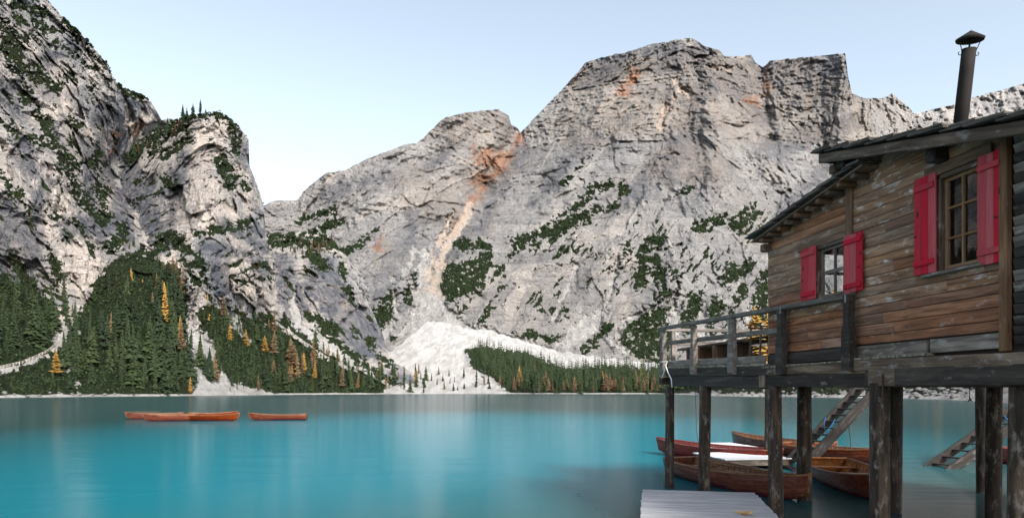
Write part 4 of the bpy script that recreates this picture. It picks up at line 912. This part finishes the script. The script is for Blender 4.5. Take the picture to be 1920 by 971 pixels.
# back wall and near end close the room
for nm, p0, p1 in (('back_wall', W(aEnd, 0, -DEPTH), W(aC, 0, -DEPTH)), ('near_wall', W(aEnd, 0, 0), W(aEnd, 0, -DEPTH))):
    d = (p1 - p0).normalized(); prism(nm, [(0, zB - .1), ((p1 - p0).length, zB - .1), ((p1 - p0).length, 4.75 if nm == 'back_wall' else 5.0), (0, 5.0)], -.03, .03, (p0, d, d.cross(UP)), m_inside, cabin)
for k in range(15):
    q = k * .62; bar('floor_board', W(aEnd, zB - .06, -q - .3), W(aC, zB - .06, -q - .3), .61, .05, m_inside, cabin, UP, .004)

# ------------------------------------------------------------------ roof
roof = node('roof', W(9.5, 6.2, -2), cabin)
sl = Vector((u1a - u0a, u1z - u0z)).normalized()
ext = lambda a: (a, ru(a))
aLo = 4.2
prism('roof_deck', [(aLo, ru(aLo) - .06), (u0a, ru(u0a) - .06), (u0a, ru(u0a) - .015), (aLo, ru(aLo) - .015)], UO - .05, -DEPTH - .4, FR, m_dark, roof)
bar('bargeboard', W(aLo, ru(aLo) - .09, UO), W(u0a - .01, ru(u0a) - .09, UO), .155, .05, m_beam, roof, OUT, .012)
bar('eave_board', W(u0a + .02, ru(u0a) - .07, UO), W(u0a + .02, ru(u0a) - .07, -DEPTH - .4), .16, .035, m_beam, roof, UD)
def shingles(a0, z0, a1, z1, off0, n, ln, th, cols):
    """courses from the low end (a0,z0) to the high end (a1,z1)"""
    d = Vector((a1 - a0, z1 - z0)); Lr = d.length; d /= Lr; nn = Vector((-d.y, d.x)); 
    if nn.y < 0: nn = -nn
    step = Lr / n
    for k in range(n + 1):
        for c in range(cols):
            wc = (off0 + DEPTH + .4) / cols; e0 = off0 - c * wc + (random.uniform(-.03, .05) if c == 0 else 0); e1 = off0 - (c + 1) * wc + .01
            for lay in range(2):
                s0 = k * step - .05 * lay + random.uniform(-.02, .02) + lay * .12; s1 = min(s0 + ln, Lr + .06); lift0 = .055 + lay * th * 1.3 + random.uniform(0, .012); lift1 = .012 + lay * th * 1.1
                q = [Vector((a0, z0)) + d * s + nn * l for s, l in ((s0, lift0), (s1, lift1), (s1, lift1 + th), (s0, lift0 + th))]
                q = [(v.x, v.y) for v in q]
                if c > 0 and lay: continue
                prism('shingle', q if q[0][0] < q[1][0] else q[::-1], e1, e0 - lay * .03, FR, m_shing, roof)
shingles(aLo, ru(aLo), u0a + .05, ru(u0a), UO + .06, 16, .62, .026, 3)
# lower roof with its battens
lroof = node('lower_roof', W(12.5, 5.2, -2), cabin)
aL0, aL1 = az(1604, 320, LO)[0] - .15, l1a
prism('roof_deck', [(aL0, rl(aL0)), (aL1, rl(aL1)), (aL1, rl(aL1) + .035), (aL0, rl(aL0) + .035)], LO, -DEPTH - .4, FR, m_trim, lroof)
_r = roof; roof = lroof
shingles(aL1 + .04, rl(aL1) + .03, aL0, rl(aL0) + .03, LO + .08, 9, .6, .024, 3)
roof = _r
for k in range(10):
    t = (k + .35) / 10; a = aL0 + .14 + (aL1 - aL0 - .2) * t; bar('batten', W(a, rl(a) - .045, LO - .03 + random.uniform(-.03, .05)), W(a, rl(a) - .045, -.3), .10, .075, m_trim if k % 2 else m_beam, lroof, UP, .01)
pa, pz = az(1434, 467, .1); bar('wall_plate', W(pa, pz + .02, .16), W(pa, pz + .02, -3), .17, .15, m_trim, lroof, UP, .02)
pa, pz = az(1588, 322, .2); bar('ridge_beam', W(aM - .12, rl(aM) + .34, .30), W(aM - .12, rl(aM) + .34, -4), .2, .2, m_dark, roof, UP, .02); bar('ridge_beam', W(aM + .14, rl(aM) + .30, .26), W(aM + .14, rl(aM) + .30, -4), .16, .14, m_trim, roof, UP, .02)
pa, pz = az(1753, 291, .15); bar('purlin', W(pa, pz, .24), W(pa, pz, -4), .17, .19, m_dark, roof, UP, .02)
# stove pipe
pb, pt_ = fac(1802, 222, -.3), fac(1817, 92, -.3); ax = (pt_ - pb).normalized()
pipe = link('chimney_pipe', tube_me('chimney_pipe', [pb - ax * .5, pb + ax * .3, pb + ax * .6, pt_], [.088, .088, .087, .086], 20), m_pipe); put(pipe, Matrix.Identity(4), roof)
sx = ax.cross(Vector((0, 1, 0))).normalized(); sy = sx.cross(ax)
V = []; F = []
for r_, h_ in ((.0, .235), (.172, .125), (.165, .10), (.0, .19)):
    for j in range(20): q = j / 20 * 6.2832; V.append(pt_ + ax * h_ + sx * r_ * math.cos(q) + sy * r_ * math.sin(q))
for k in range(3):
    for j in range(20): F.append((k * 20 + j, k * 20 + (j + 1) % 20, k * 20 + 20 + (j + 1) % 20, k * 20 + 20 + j))
me = bpy.data.meshes.new('chimney_cap'); me.from_pydata(V, [], F); me.update(); put(link('chimney_cap', me, m_pipe), Matrix.Identity(4), pipe)
put(link('cap_support', tube_me('cap_support', [pt_ - ax * .1, pt_ + ax * .19], .012, 6), m_pipe), Matrix.Identity(4), pipe)
for s in (-1, 1):
    c = [pt_ + sx * s * k * .088 / .088 + ax * h_ for k, h_ in ((.15, .12), (.125, .06), (.10, -.01), (.092, -.06), (.11, -.085), (.135, -.075), (.138, -.05), (.122, -.042))]
    put(link('scroll_bracket', tube_me('scroll_bracket', c, .006, 5), m_pipe), Matrix.Identity(4), pipe)

# ------------------------------------------------------------------ windows and shutters
def window(h, cols, rows, mf, fw, mw, thick_mid=None):
    wn = node('window', W((h[0] + h[1]) / 2, (h[2] + h[3]) / 2), cabin); fr = node('frame', W((h[0] + h[1]) / 2, h[2], -.06), wn)
    a0, a1, z0, z1 = h; g = -.055
    for a in (a0 + .04, a1 - .04): bar('jamb', W(a, z0, -.03), W(a, z1, -.03), .075, .13, m_beam, wn, OUT, .004)
    bar('lintel', W(a0, z1 - .03, -.03), W(a1, z1 - .03, -.03), .06, .13, m_beam, wn, OUT, .004)
    b0, b1, y0, y1 = a0 + .08, a1 - .08, z0 + .02, z1 - .06
    for a in (b0 + fw / 2, b1 - fw / 2): bar('stile', W(a, y0, g), W(a, y1, g), fw, .05, mf, fr, OUT, .004)
    for z in (y0 + fw / 2, y1 - fw / 2): bar('crossbar', W(b0, z, g + .003), W(b1, z, g + .003), fw, .05, mf, fr, OUT, .004)
    for k in range(1, cols): a = b0 + (b1 - b0) * k / cols; bar('muntin', W(a, y0, g + .004), W(a, y1, g + .004), mw, .04, mf, fr, OUT, .003)
    for k in range(1, rows): z = y0 + (y1 - y0) * k / rows; bar('muntin', W(b0, z, g + .006), W(b1, z, g + .006), thick_mid or mw, .04, mf, fr, OUT, .003)
    for i in range(cols):
        for j in range(rows):
            p0, p1 = b0 + (b1 - b0) * i / cols, b0 + (b1 - b0) * (i + 1) / cols; q0, q1 = y0 + (y1 - y0) * j / rows, y0 + (y1 - y0) * (j + 1) / rows
            prism('pane', [(p0 + .01, q0 + .01), (p1 - .01, q0 + .01), (p1 - .01, q1 - .01), (p0 + .01, q1 - .01)], g - .012, g - .009, FR, m_glass, wn)
    return wn
window(BW, 2, 3, m_frame, .045, .026); window(SW, 2, 2, m_framegrey, .045, .035, .06)
a, z = az(1740, 323); a2, z2 = az(1866, 275); bar('header_board', W(a, BW[3] + .07, .05), W(a2, BW[3] + .07, .05), .14, .035, m_trim, wall, OUT)
bar('window_sill', W(az(1740, 520)[0], BW[2] - .035, .05), W(az(1853, 500)[0], BW[2] - .035, .05), .14, .04, m_grey, wall, UP)
a, z = az(1490, 475); bar('header_board', W(az(1500, 470)[0], SW[3] + .06, .03), W(aM + .08, SW[3] + .06, .03), .12, .03, m_trim, wall, OUT)
def shutter(xl, xr, yt, yb, xref, hinge_left, nb, off=.075, swing=0.0):
    a0, a1, z0, z1 = rect_of(xl, xr, yt, yb, xref, off)
    hp = a1 if hinge_left else a0                                       # a grows away from the viewer, to the left in view
    sh = node('shutter', W((a0 + a1) / 2, (z0 + z1) / 2, off), cabin)
    wv = (a1 - a0) / nb
    for k in range(nb):
        c = a0 + wv * (k + .5); o_ = off + random.uniform(-.002, .002)
        bar('board', W(c, z0 + random.uniform(-.004, .004), o_), W(c, z1 + random.uniform(-.006, .006), o_), wv - .003, .024, m_red, sh, OUT, .003)
    for z in (z0 + (z1 - z0) * .115, z1 - (z1 - z0) * .115): bar('batten', W(a0 + .02, z, off + .024), W(a1 - .01, z, off + .024), .075, .026, m_red, sh, OUT, .006)
    e = a0 if not hinge_left else a1
    for z in (z0 + (z1 - z0) * .16, z1 - (z1 - z0) * .16): bar('hinge', W(e - .01, z, off - .02), W(e + .03, z, off - .02), .05, .02, m_iron, sh, OUT, .003)
    m = a1 - .05 if hinge_left else a0 + .05
    bar('latch', W(m, z0 + (z1 - z0) * .40, off + .02), W(m + .05, z0 + (z1 - z0) * .41, off + .02), .018, .015, m_iron, sh, OUT, .003); bar('latch', W(m - .02, z0 + (z1 - z0) * .60, off + .018), W(m - .02, z0 + (z1 - z0) * .66, off + .018), .018, .014, m_iron, sh, OUT, .003)
    return sh
shutter(1715, 1755, 338, 518, 1716, True, 3); shutter(1834, 1880, 278, 490, 1879, False, 3); shutter(1503, 1530, 469, 565, 1504, True, 2); shutter(1583, 1617, 433, 544, 1616, False, 3)

# ------------------------------------------------------------------ beams, deck and stilts
def run(name, x0, y0, x1, y1, h_px0, off, t, mat, parent, cuts=6, ro=.004):
    """board along the facade whose top edge runs (x0,y0)-(x1,y1); height taken at x0"""
    p0, p1 = fac(x0, y0, off), fac(x1, y1, off); hh = h_px0 * p0.y / FOC; return bar(name, p0 - UP * hh / 2, p1 - UP * hh / 2, hh, t, mat, parent, OUT, .012, ro, cuts)
under = node('substructure', W(11, 2.8, -1), cabin)
run('sill_beam', 1600, 676, 2300, 640, 20, .06, .16, m_beam, under)
run('sill_beam', 1436, 684, 1640, 676, 18, .05, .12, m_beam, under)
run('bearer', 1634, 692, 2300, 662, 32, .02, .24, m_dark, under)
run('bearer', 1438, 703.8, 1636, 700, 20.5, .0, .2, m_dark, under); run('bearer', 1262, 704.5, 1436, 704, 18.5, .0, .2, m_dark, under)
p = fac(1437, 714, .03); bar('beam_head', p - UP * .13, p + UP * .11, .2, .22, m_beam, under, OUT); p = fac(1648, 708, .05); bar('beam_head', p + UD * .12, p - UD * .45, .26, .2, m_beam, under, OUT)
p = fac(1246, 714, .02); bar('cross_beam', p + OUT * .12, p + IN * 8.4, .24, .2, m_dark, under, UP)
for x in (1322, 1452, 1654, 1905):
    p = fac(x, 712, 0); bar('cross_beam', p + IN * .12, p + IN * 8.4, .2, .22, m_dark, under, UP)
deck = node('deck', W(16, 3.2, -1), cabin)
run('kick_board', 1247, 676.7, 1436, 665.8, 11, .07, .04, m_grey, deck); run('rim_board', 1250, 690, 1440, 684, 15, .09, .05, m_dark, deck)
run('moss_strip', 1250, 687.6, 1440, 681.5, 3.4, .09, .09, m_moss, deck)
dz0 = fac(1247, 690, 0)
for k in range(12):
    q = .15 + k * .38; p0 = fac(1244, 691, 0) + IN * q; p1 = fac(1441, 684, 0) + IN * q; bar('deck_board', p0, p1, .36, .045, m_dark if k else m_grey, deck, UP, .004)
rail = node('railing', W(16, 3.9, .1), cabin)
run('handrail', 1238, 613.5, 1440, 577.5, 6.2, .14, .13, m_grey, rail, 8, .003); run('handrail', 1440, 577.5, 1598, 549, 8.2, .14, .13, m_grey, rail, 6, .003)
run('mid_rail', 1246, 640, 1470, 613, 7.4, .09, .04, m_grey, rail, 8, .003)
def rail_post(x, yt, yb, w_=.11, dark=False):
    """post with the offset cut half way"""
    pt, pb_ = fac(x, yt, .17), fac(x, yb, .17); h_ = pt.z - pb_.z; a0 = (pt - FO).dot(UD); zc = pb_.z + h_ * .60
    wl = w_ * 1.05; poly = [(a0 - wl, pb_.z), (a0 + wl, pb_.z + .03), (a0 + wl, zc - .09), (a0 + wl * .55, zc), (a0 + wl * .55, pt.z), (a0 - wl * .75, pt.z), (a0 - wl * .75, zc), (a0 - wl, zc - .09)]
    prism('railing_post', poly, .10, .22, FR, m_dark if dark else m_grey, rail)
rail_post(1243, 620, 706, .10); rail_post(1300, 611, 702, .10); rail_post(1372, 598, 702, .10); rail_post(1464, 582, 702, .10, True); rail_post(1590, 553, 697, .10, True)
pc = fac(1240, 616, .1)
bar('steel_strap', fac(1463, 576, .23), fac(1463, 588, .23), .02, .008, m_steel, rail, OUT, 0); bar('steel_strap', fac(1585, 553, .23), fac(1585, 567, .23), .03, .008, m_steel, rail, OUT, 0)
# end railing towards the lake
zr = pc.z; e0 = Vector((pc.x, pc.y, 0)) + UD * .0
bar('handrail', e0 + IN * .1 + UP * (zr - .03), e0 + IN * 4.4 + UP * (zr - .03), .12, .08, m_grey, rail, UP); bar('mid_rail', e0 + IN * .1 + UP * (zr - .40), e0 + IN * 4.4 + UP * (zr - .40), .12, .04, m_grey, rail, UD); bar('kick_board', e0 + IN * .1 + UP * (zr - .98), e0 + IN * 4.4 + UP * (zr - .98), .16, .04, m_grey, rail, UD)
for q in (.34, 2.2, 4.3): bar('railing_post', e0 + IN * q + UP * (zr - 1.15), e0 + IN * q + UP * (zr - .06), .11, .11, m_grey, rail, IN)
bar('handrail', e0 + IN * 4.4 + UP * (zr - .03), W(aC, zr - .03, -4.4), .1, .08, m_grey, rail, UP); bar('mid_rail', e0 + IN * 4.4 + UP * (zr - .42), W(aC, zr - .42, -4.4), .12, .04, m_grey, rail, IN)

def stilt(x, Y, ztop, rad, lean=0.0, tag_=None):
    Xw = (x - CX) / FOC * Y; n = 14; V = []; F = []; seg = 18; ph = random.uniform(0, 50)
    for i in range(n):
        t = i / (n - 1); z = -1.2 + (ztop + 1.2) * t
        for j in range(seg):
            q = j / seg * 6.2832; p_ = np.array([[math.cos(q) * 1.3, math.sin(q) * 1.3, z * .9 + ph]]); r_ = rad * (1.06 - .08 * t) * (1 + .10 * float(fbm(p_, 3)[0]))
            V.append((z + 1.2 - (ztop + 1.2) / 2, r_ * math.cos(q) + lean * (1 - t), r_ * math.sin(q) + .02 * math.sin(z * 1.1 + ph)))
    for i in range(n - 1):
        for j in range(seg): F.append((i * seg + j, i * seg + (j + 1) % seg, (i + 1) * seg + (j + 1) % seg, (i + 1) * seg + j))
    F += [tuple(range(seg))[::-1], tuple(range((n - 1) * seg, n * seg))]
    me = bpy.data.meshes.new('stilt'); me.from_pydata(V, [], F); me.update(); me.polygons.foreach_set('use_smooth', [True] * len(me.polygons))
    o = link('stilt', me, m_stilt); put(o, frame_m((Xw, Y, -1.2 + (ztop + 1.2) / 2), Vector((0, 0, 1)), Vector((1, 0, 0)), Vector((0, 1, 0))), under); return o
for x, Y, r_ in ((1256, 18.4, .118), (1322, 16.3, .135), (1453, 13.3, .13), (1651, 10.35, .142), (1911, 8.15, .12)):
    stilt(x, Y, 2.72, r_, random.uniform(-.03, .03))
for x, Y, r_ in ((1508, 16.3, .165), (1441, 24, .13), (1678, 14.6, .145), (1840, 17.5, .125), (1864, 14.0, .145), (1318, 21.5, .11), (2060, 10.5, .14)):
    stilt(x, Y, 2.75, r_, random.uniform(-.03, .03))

# ================================================================== stairs, docks, boats, small things
def stairs(bf, run_, rise, width, n, label, rope=True):
    bf = Vector(bf); st = root('dock_stairs', bf, label, 'stairs'); bn = bf - UD * width; d = (IN * run_ + UP * rise); dn = d.normalized()
    for p in (bf, bn): bar('stringer', p - dn * .25, p + d, .06, .34, m_stair, st, UD.cross(dn), .008)
    for k in range(n):
        t = (k + .4) / n; c = bf + d * t; bar('tread', c - UD * .02, c - UD * (width - .02), .22, .04, m_stair if k % 3 else m_dark, st, UP, .005)
    return st
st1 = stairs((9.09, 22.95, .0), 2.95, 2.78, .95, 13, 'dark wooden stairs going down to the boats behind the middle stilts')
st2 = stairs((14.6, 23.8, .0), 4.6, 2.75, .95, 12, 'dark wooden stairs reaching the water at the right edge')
def rope(name, pts, rad, mat, label, cat='rope'):
    c = Vector(pts[0]); o = link(name, tube_me(name, [Vector(p) - c for p in pts], rad, 6), mat); o.location = c; return tag(o, label, cat)
def pz_(x, y, Y): return Vector(((x - CX) / FOC * Y, Y, EYE + (HY - y) / FOC * Y))
c = fac(1243, 678, .24); rope('tied_rope', [c + UD * .16 + UP * .0, c - UD * .02 + OUT * .03, c - UD * .3, c - UD * .12 - UP * .22, c + UD * .02 - UP * .45 + OUT * .02], .014, m_rope, 'white rope tied round the corner post of the deck')
c = fac(1250, 690, .22); rope('tied_rope', [c + UD * .1 + UP * .1, c - UD * .1 - UP * .12, c - UD * .32 - UP * .3, c - UD * .36 - UP * .52], .014, m_rope, 'loose white rope end hanging from the deck corner')
rope('mooring_rope', [pz_(1303, 724, 17.2), pz_(1305, 770, 17.2), pz_(1306, 810, 17.3), pz_(1311, 838, 17.6)], .006, m_drope, 'thin dark rope hanging between the two leftmost stilts')
hk = root('hanging_hook', pz_(1818, 724, 14), 'small hook hanging on a cord under the right beam', 'hook')
put(link('cord', tube_me('cord', [pz_(1818, 722, 14), pz_(1818, 745, 14)], .008, 5), m_drope), Matrix.Identity(4), hk)
put(link('hook', tube_me('hook', [pz_(1818, 744, 14), pz_(1819, 749, 14), pz_(1823, 752, 14), pz_(1820, 748, 14), pz_(1815, 752, 14)], .015, 5), m_iron), Matrix.Identity(4), hk)
rope('blue_rope', [pz_(1548, 782, 22.7), pz_(1545, 795, 22.7), pz_(1547, 808, 22.7)], .014, m_blue, 'blue rope looped over the left stringer of the middle stairs')
rope('blue_rope', [pz_(1566, 785, 22.6), pz_(1557, 800, 22.5), pz_(1546, 815, 22.4)], .011, m_blue, 'blue rope slanting across the middle of the stairs')
rope('blue_rope', [pz_(1585, 787, 22.0), pz_(1590, 795, 22.0), pz_(1592, 803, 22.0), pz_(1594, 822, 22.0), pz_(1597, 846, 21.8)], .012, m_drope, 'dark cord hanging from the right stringer of the middle stairs')
rope('blue_rope', [pz_(1883, 779, 23.6), pz_(1890, 788, 23.6), pz_(1895, 795, 23.6)], .02, m_blue, 'blue rope on the stairs at the right edge')
bar('iron_rod', fac(1655, 700, .17), fac(1655, 758, .17), .02, .02, m_iron, under, OUT, .003)

def dock(c, ang, L, Wd, z, n, mat, label, along=True, name='floating_dock'):
    """deck of n boards across, on two side beams"""
    d = root(name, (c[0], c[1], 0), label, 'dock', None, ang); M = WM[d.name]
    def loc(o, m): put(o, M @ m, d)
    wv = L / n
    for k in range(n):
        y = -L / 2 + wv * (k + .5); o = link('plank', bm_me('plank', box_bm(Wd + random.uniform(-.02, .02), wv - .006, .035, .004)), mat); loc(o, Matrix.Translation((random.uniform(-.01, .01), y, z - .018 + random.uniform(-.003, .003))))
    for s in (-1, 1):
        o = link('side_beam', bm_me('side_beam', box_bm(L - .1, .1, .22, .008)), m_beam); loc(o, Matrix.Translation((s * (Wd / 2 - .1), 0, z - .148)) @ Matrix.Rotation(math.pi / 2, 4, 'Z'))
        o = link('end_beam', bm_me('end_beam', box_bm(Wd - .3, .1, .2, .008)), m_beam); loc(o, Matrix.Translation((0, s * (L / 2 - .08), z - .14)))
    for sx_ in (-1, 1):
        for sy_ in (-1, 1):
            o = link('float', bm_me('float', box_bm(.5, .5, .4, .05)), m_dark); loc(o, Matrix.Translation((sx_ * (Wd / 2 - .5), sy_ * (L / 2 - .6), z - .34)))
    return d
ND = math.atan(265 / FOC)
q = pz_(1306.5, 923, 14.4); zt = .5; fwd = Vector((math.sin(ND), math.cos(ND), 0)); cN = Vector((q.x, q.y, 0)) - fwd * 3.5
dock((cN.x + .02, cN.y), -ND, 7.0, 2.27, zt, 60, m_dock, 'pale frosty boarded jetty in the foreground at the bottom of the frame', name='jetty')
dock((8.65, 27.6), CA, 4.2, 2.5, .36, 12, m_white, 'white boarded floating dock further out, beside the red boat'); dock((8.0, 23.9), CA, 2.5, 2.4, .36, 8, m_white, 'white boarded floating dock nearer, at the foot of the stairs')
# dry stalks and stains on the jetty
stalk = root('dry_stalks', pz_(1398, 966, 11.55) , 'small bunch of dry straw lying on the foreground jetty', 'straw')
_l = WM[stalk.name].translation.copy(); _l.z = zt
for k in range(14):
    a = random.uniform(0, 6.28); ln = random.uniform(.06, .2); s = _l + Vector((random.uniform(-.07, .07), random.uniform(-.05, .05), .012)); e = s + Vector((math.cos(a) * ln, math.sin(a) * ln * .6, random.uniform(.005, .10)))
    put(link('stalk', tube_me('stalk', [s, (s + e) / 2 + Vector((0, 0, .015)), e], [.008, .010, .003], 5), m_straw), Matrix.Identity(4), stalk)

def boat(pb, ps, beam, label, group, hull_m=m_hull, near=True, sc=1.0, oars=True):
    """rowing boat from bow point pb to stern point ps on the water"""
    pb, ps = Vector(pb), Vector(ps); L = (pb - ps).length; mid = (pb + ps) / 2; ang = math.atan2(pb.y - ps.y, pb.x - ps.x)
    r = root('rowing_boat', (mid.x, mid.y, 0), label, 'boat', group, ang); M = WM[r.name]
    ns, nk = 25, 7
    def hb(t): return beam / 2 * (math.sin(math.pi * (.22 + .78 * t) ) ** .75 if t < .999 else 0.0) * (1.0 if t > .3 else 1.0)
    def sheer(t): return .40 + .10 * (1 - t) ** 2 * 1.2 + .26 * t ** 3
    def keel(t): return -.10 + .06 * (1 - t) ** 3 + .25 * t ** 8
    def sect(t, inset=0.0, lap=True):
        pts = []; b_ = max(hb(t) - inset, .012); zs, zk = sheer(t), keel(t) + inset
        for i in range(nk + 1):
            f = i / nk; y = b_ * (math.sin(f * math.pi / 2 * .96) ** .62) / (math.sin(math.pi / 2 * .96) ** .62); z = zk + (zs - zk) * f ** 1.55; pts.append((y, z))
            if lap and 0 < i < nk: pts.append((y + .012, z - .004))
        return pts
    def xs_(t): return (-.5 + t) * L
    def skin(inset, lap, flip):
        V = []; F = []; rows = []
        for k in range(ns):
            t = k / (ns - 1); s = sect(t, inset, lap); x = xs_(t) - (.10 * 0)
            row = [(x + (.0 if t < .9 else 0), -y, z) for y, z in s[::-1]] + [(x, y, z) for y, z in s[1:]]
            # raked stem
            row = [(X + .28 * max(0, t - .75) / .25 * ((Z - keel(t)) / max(sheer(t) - keel(t), .01) - 1) * .6, Y_, Z) for X, Y_, Z in row]
            rows.append(row); V += row
        n = len(rows[0])
        for k in range(ns - 1):
            for j in range(n - 1):
                f = (k * n + j, (k + 1) * n + j, (k + 1) * n + j + 1, k * n + j + 1); F.append(f[::-1] if flip else f)
        F.append(tuple(range(n)) if flip else tuple(range(n))[::-1])
        return V, F, rows
    V, F, rows = skin(0, True, False); me = bpy.data.meshes.new('hull'); me.from_pydata(V, [], F); me.update(); me.materials.append(hull_m); me.materials.append(m_boot)
    for p in me.polygons: p.material_index = 1 if p.center.z < .10 else 0
    h = bpy.data.objects.new('hull', me); COL.objects.link(h); put(h, M, r)
    V, F, _ = skin(.022, False, True); me = bpy.data.meshes.new('lining'); me.from_pydata(V, [], F); me.update(); put(link('lining', me, m_lining if hull_m is not m_redhull else m_redhull), M, r)
    for s in (0, -1):
        pts = [Vector(row[s]) + Vector((0, 0, .012)) for row in rows]; put(link('gunwale', tube_me('gunwale', pts, .028, 6), m_lining if hull_m is not m_redhull else m_redhull), M, r)
    put(link('transom_cap', bm_me('transom_cap', box_bm(.06, 2 * hb(0), .05, .01)), m_lining), M @ Matrix.Translation((xs_(0), 0, sheer(0) + .01)), r)
    put(link('stem', tube_me('stem', [(xs_(1) - .17, 0, keel(1) - .02), (xs_(1) - .06, 0, .45), (xs_(1) + .01, 0, sheer(1) + .06)], [.03, .03, .035], 6), m_lining), M, r)
    for t in (.12, .36, .58, .80):
        w2 = 2 * (hb(t) - .05); put(link('seat', bm_me('seat', box_bm(.24 if t > .2 else .4, w2, .03, .006)), m_lining if hull_m is not m_redhull else m_redhull), M @ Matrix.Translation((xs_(t), 0, sheer(t) - .17)), r)
    if near:
        for k in range(2, 22, 1):
            t = k / 23; s = sect(t, .03, False); pts = [(xs_(t), -y, z) for y, z in s[::-1]] + [(xs_(t), y, z) for y, z in s[1:]]
            put(link('rib', tube_me('rib', pts, .012, 4), m_lining if hull_m is not m_redhull else m_redhull), M, r)
        put(link('floor_board', bm_me('floor_board', box_bm(L * .62, beam * .36, .02, .004)), m_lining), M @ Matrix.Translation((-.05 * L, 0, keel(.5) + .075)), r)
    return r, M, xs_, hb, sheer
def oar(M, x0, y0, x1, y1, z, label, group):
    a = M @ Vector((x0, y0, z)); b_ = M @ Vector((x1, y1, z + .06)); d = (b_ - a).normalized(); o = root('oar', a, label, 'oar', group)
    put(link('shaft', tube_me('shaft', [a, b_], .02, 6), m_frame), Matrix.Identity(4), o); s = d.cross(UP).normalized(); bar('blade', b_ - d * .05, b_ + d * .6, .13, .014, m_frame, o, UP, .004)
B = []
GN, GF = 'rowing boats moored under the cabin', 'rowing boats out on the lake'
bA = boat((6.85, 15.7, 0), (5.25, 21.4, 0), 1.62, 'nearest varnished rowing boat, its bow against the stilts beside the jetty', GN)
oar(bA[1], -2.0, -.55, .4, -.45, .44, 'oar lying along the near side of the nearest boat', 'oars in the moored boats'); oar(bA[1], -2.1, .5, .2, .5, .44, 'oar lying along the far side of the nearest boat', 'oars in the moored boats')
bB = boat((6.05, 28.6, 0), (9.3, 24.2, 0), 1.6, 'dull red rowing boat with its bow left of the stilts', GN, m_redhull)
bC = boat((10.5, 32.6, 0), (12.7, 27.5, 0), 1.6, 'varnished rowing boat moored behind the white floating docks', GN)
bD = boat((8.55, 15.7, 0), (9.75, 21.2, 0), 1.66, 'varnished rowing boat with open seats behind the thickest front stilt', GN)
bE = boat((13.3, 23.3, 0), (10.9, 27.4, 0), 1.55, 'varnished rowing boat in front of the right stairs, seen past the thick stilt', GN)
bF = boat((17.2, 25.2, 0), (20.6, 22.3, 0), 1.6, 'reddish rowing boat at the right edge between the stilts', GN, m_redhull)
def lb(x0, x1, y, dy, label, flip=False, **k):
    D = FOC * EYE / (y - HY); p0, p1 = ((x0 - CX) / FOC * D, D, 0), ((x1 - CX) / FOC * (D + dy), D + dy, 0); return boat(p1 if flip else p0, p0 if flip else p1, 1.5, label, GF, near=False, **k)
lb(466, 575, 787.5, .6, 'rightmost rowing boat of the row out on the lake'); 
f1 = lb(268, 372, 789, 1.0, 'front rowing boat of the left cluster, nearest to the viewer'); lb(338, 449, 788, -.6, 'rowing boat at the right end of the left cluster', True)
f3 = lb(234, 345, 785.5, 2.5, 'leftmost rowing boat of the cluster, behind the front one'); lb(352, 446, 784, 1.5, 'rowing boat mostly hidden behind the right end of the cluster', True)
oar(f1[1], -2.0, .3, .8, .6, .55, 'oar sticking up from the front boat of the left cluster', 'oars in the boats on the lake'); oar(f3[1], -.5, -.3, 1.6, .3, .62, 'oar across the leftmost boat of the cluster', 'oars in the boats on the lake')

# ------------------------------------------------------------------ table and chair on the deck
ta, tb = W(az(1270, 652, -.25)[0], 0, -.25), W(az(1386, 645, -.25)[0], 0, -.25); zt_ = fac(1300, 651, -.25).z; fl = fac(1300, 690, 0).z
tbl = root('deck_table', (ta + tb) / 2 + UP * fl, 'long low dark wooden table on the deck behind the railing', 'table')
for k in range(4): bar('tabletop_board', ta + IN * (.1 + k * .21) + UP * zt_, tb + IN * (.1 + k * .21) + UP * zt_, .20, .06, m_trim if k % 2 else m_beam, tbl, UP)
for t in (.15, .4, .65, .9):
    p = ta.lerp(tb, t); bar('leg', p + IN * .2 + UP * fl, p + IN * .2 + UP * (zt_ - .04), .5 if t > .3 else .3, .09, m_trim, tbl, UD, .01)
cp = W(az(1418, 650, -.55)[0], 0, -.75); cz = fac(1418, 669, -.5).z
ch = root('deck_chair', cp + UP * cz, 'slatted wooden chair on the deck beside the cabin corner', 'chair')
f_, s_ = -IN, UD                       # the chair faces the lake, its back towards the cabin
for q in (-.22, .22): bar('leg', cp + f_ * .24 + s_ * q + UP * cz, cp + f_ * .2 + s_ * q + UP * (cz + .66), .04, .04, m_grey, ch, s_, .004); bar('leg', cp - f_ * .26 + s_ * q + UP * cz, cp - f_ * .20 + s_ * q + UP * (cz + .45), .04, .04, m_grey, ch, s_, .004); bar('back_post', cp - f_ * .18 + s_ * q + UP * (cz + .42), cp - f_ * .32 + s_ * q + UP * (cz + .95), .04, .035, m_trim, ch, s_, .004)
for q in (-.22, .22): bar('armrest', cp + f_ * .26 + s_ * q + UP * (cz + .67), cp - f_ * .24 + s_ * q + UP * (cz + .66), .06, .03, m_trim, ch, UP, .004)
for k in range(6): bar('seat_slat', cp + f_ * (.2 - k * .08) + s_ * -.23 + UP * (cz + .44), cp + f_ * (.2 - k * .08) + s_ * .23 + UP * (cz + .44), .065, .02, m_trim, ch, UP, .003)
bar('back_rail', cp - f_ * .32 - s_ * .24 + UP * (cz + .95), cp - f_ * .32 + s_ * .24 + UP * (cz + .95), .06, .03, m_trim, ch, f_, .004)
for k in range(5): q = -.17 + k * .085; bar('back_slat', cp - f_ * .19 + s_ * q + UP * (cz + .48), cp - f_ * .315 + s_ * q + UP * (cz + .93), .05, .016, m_trim, ch, f_, .003)
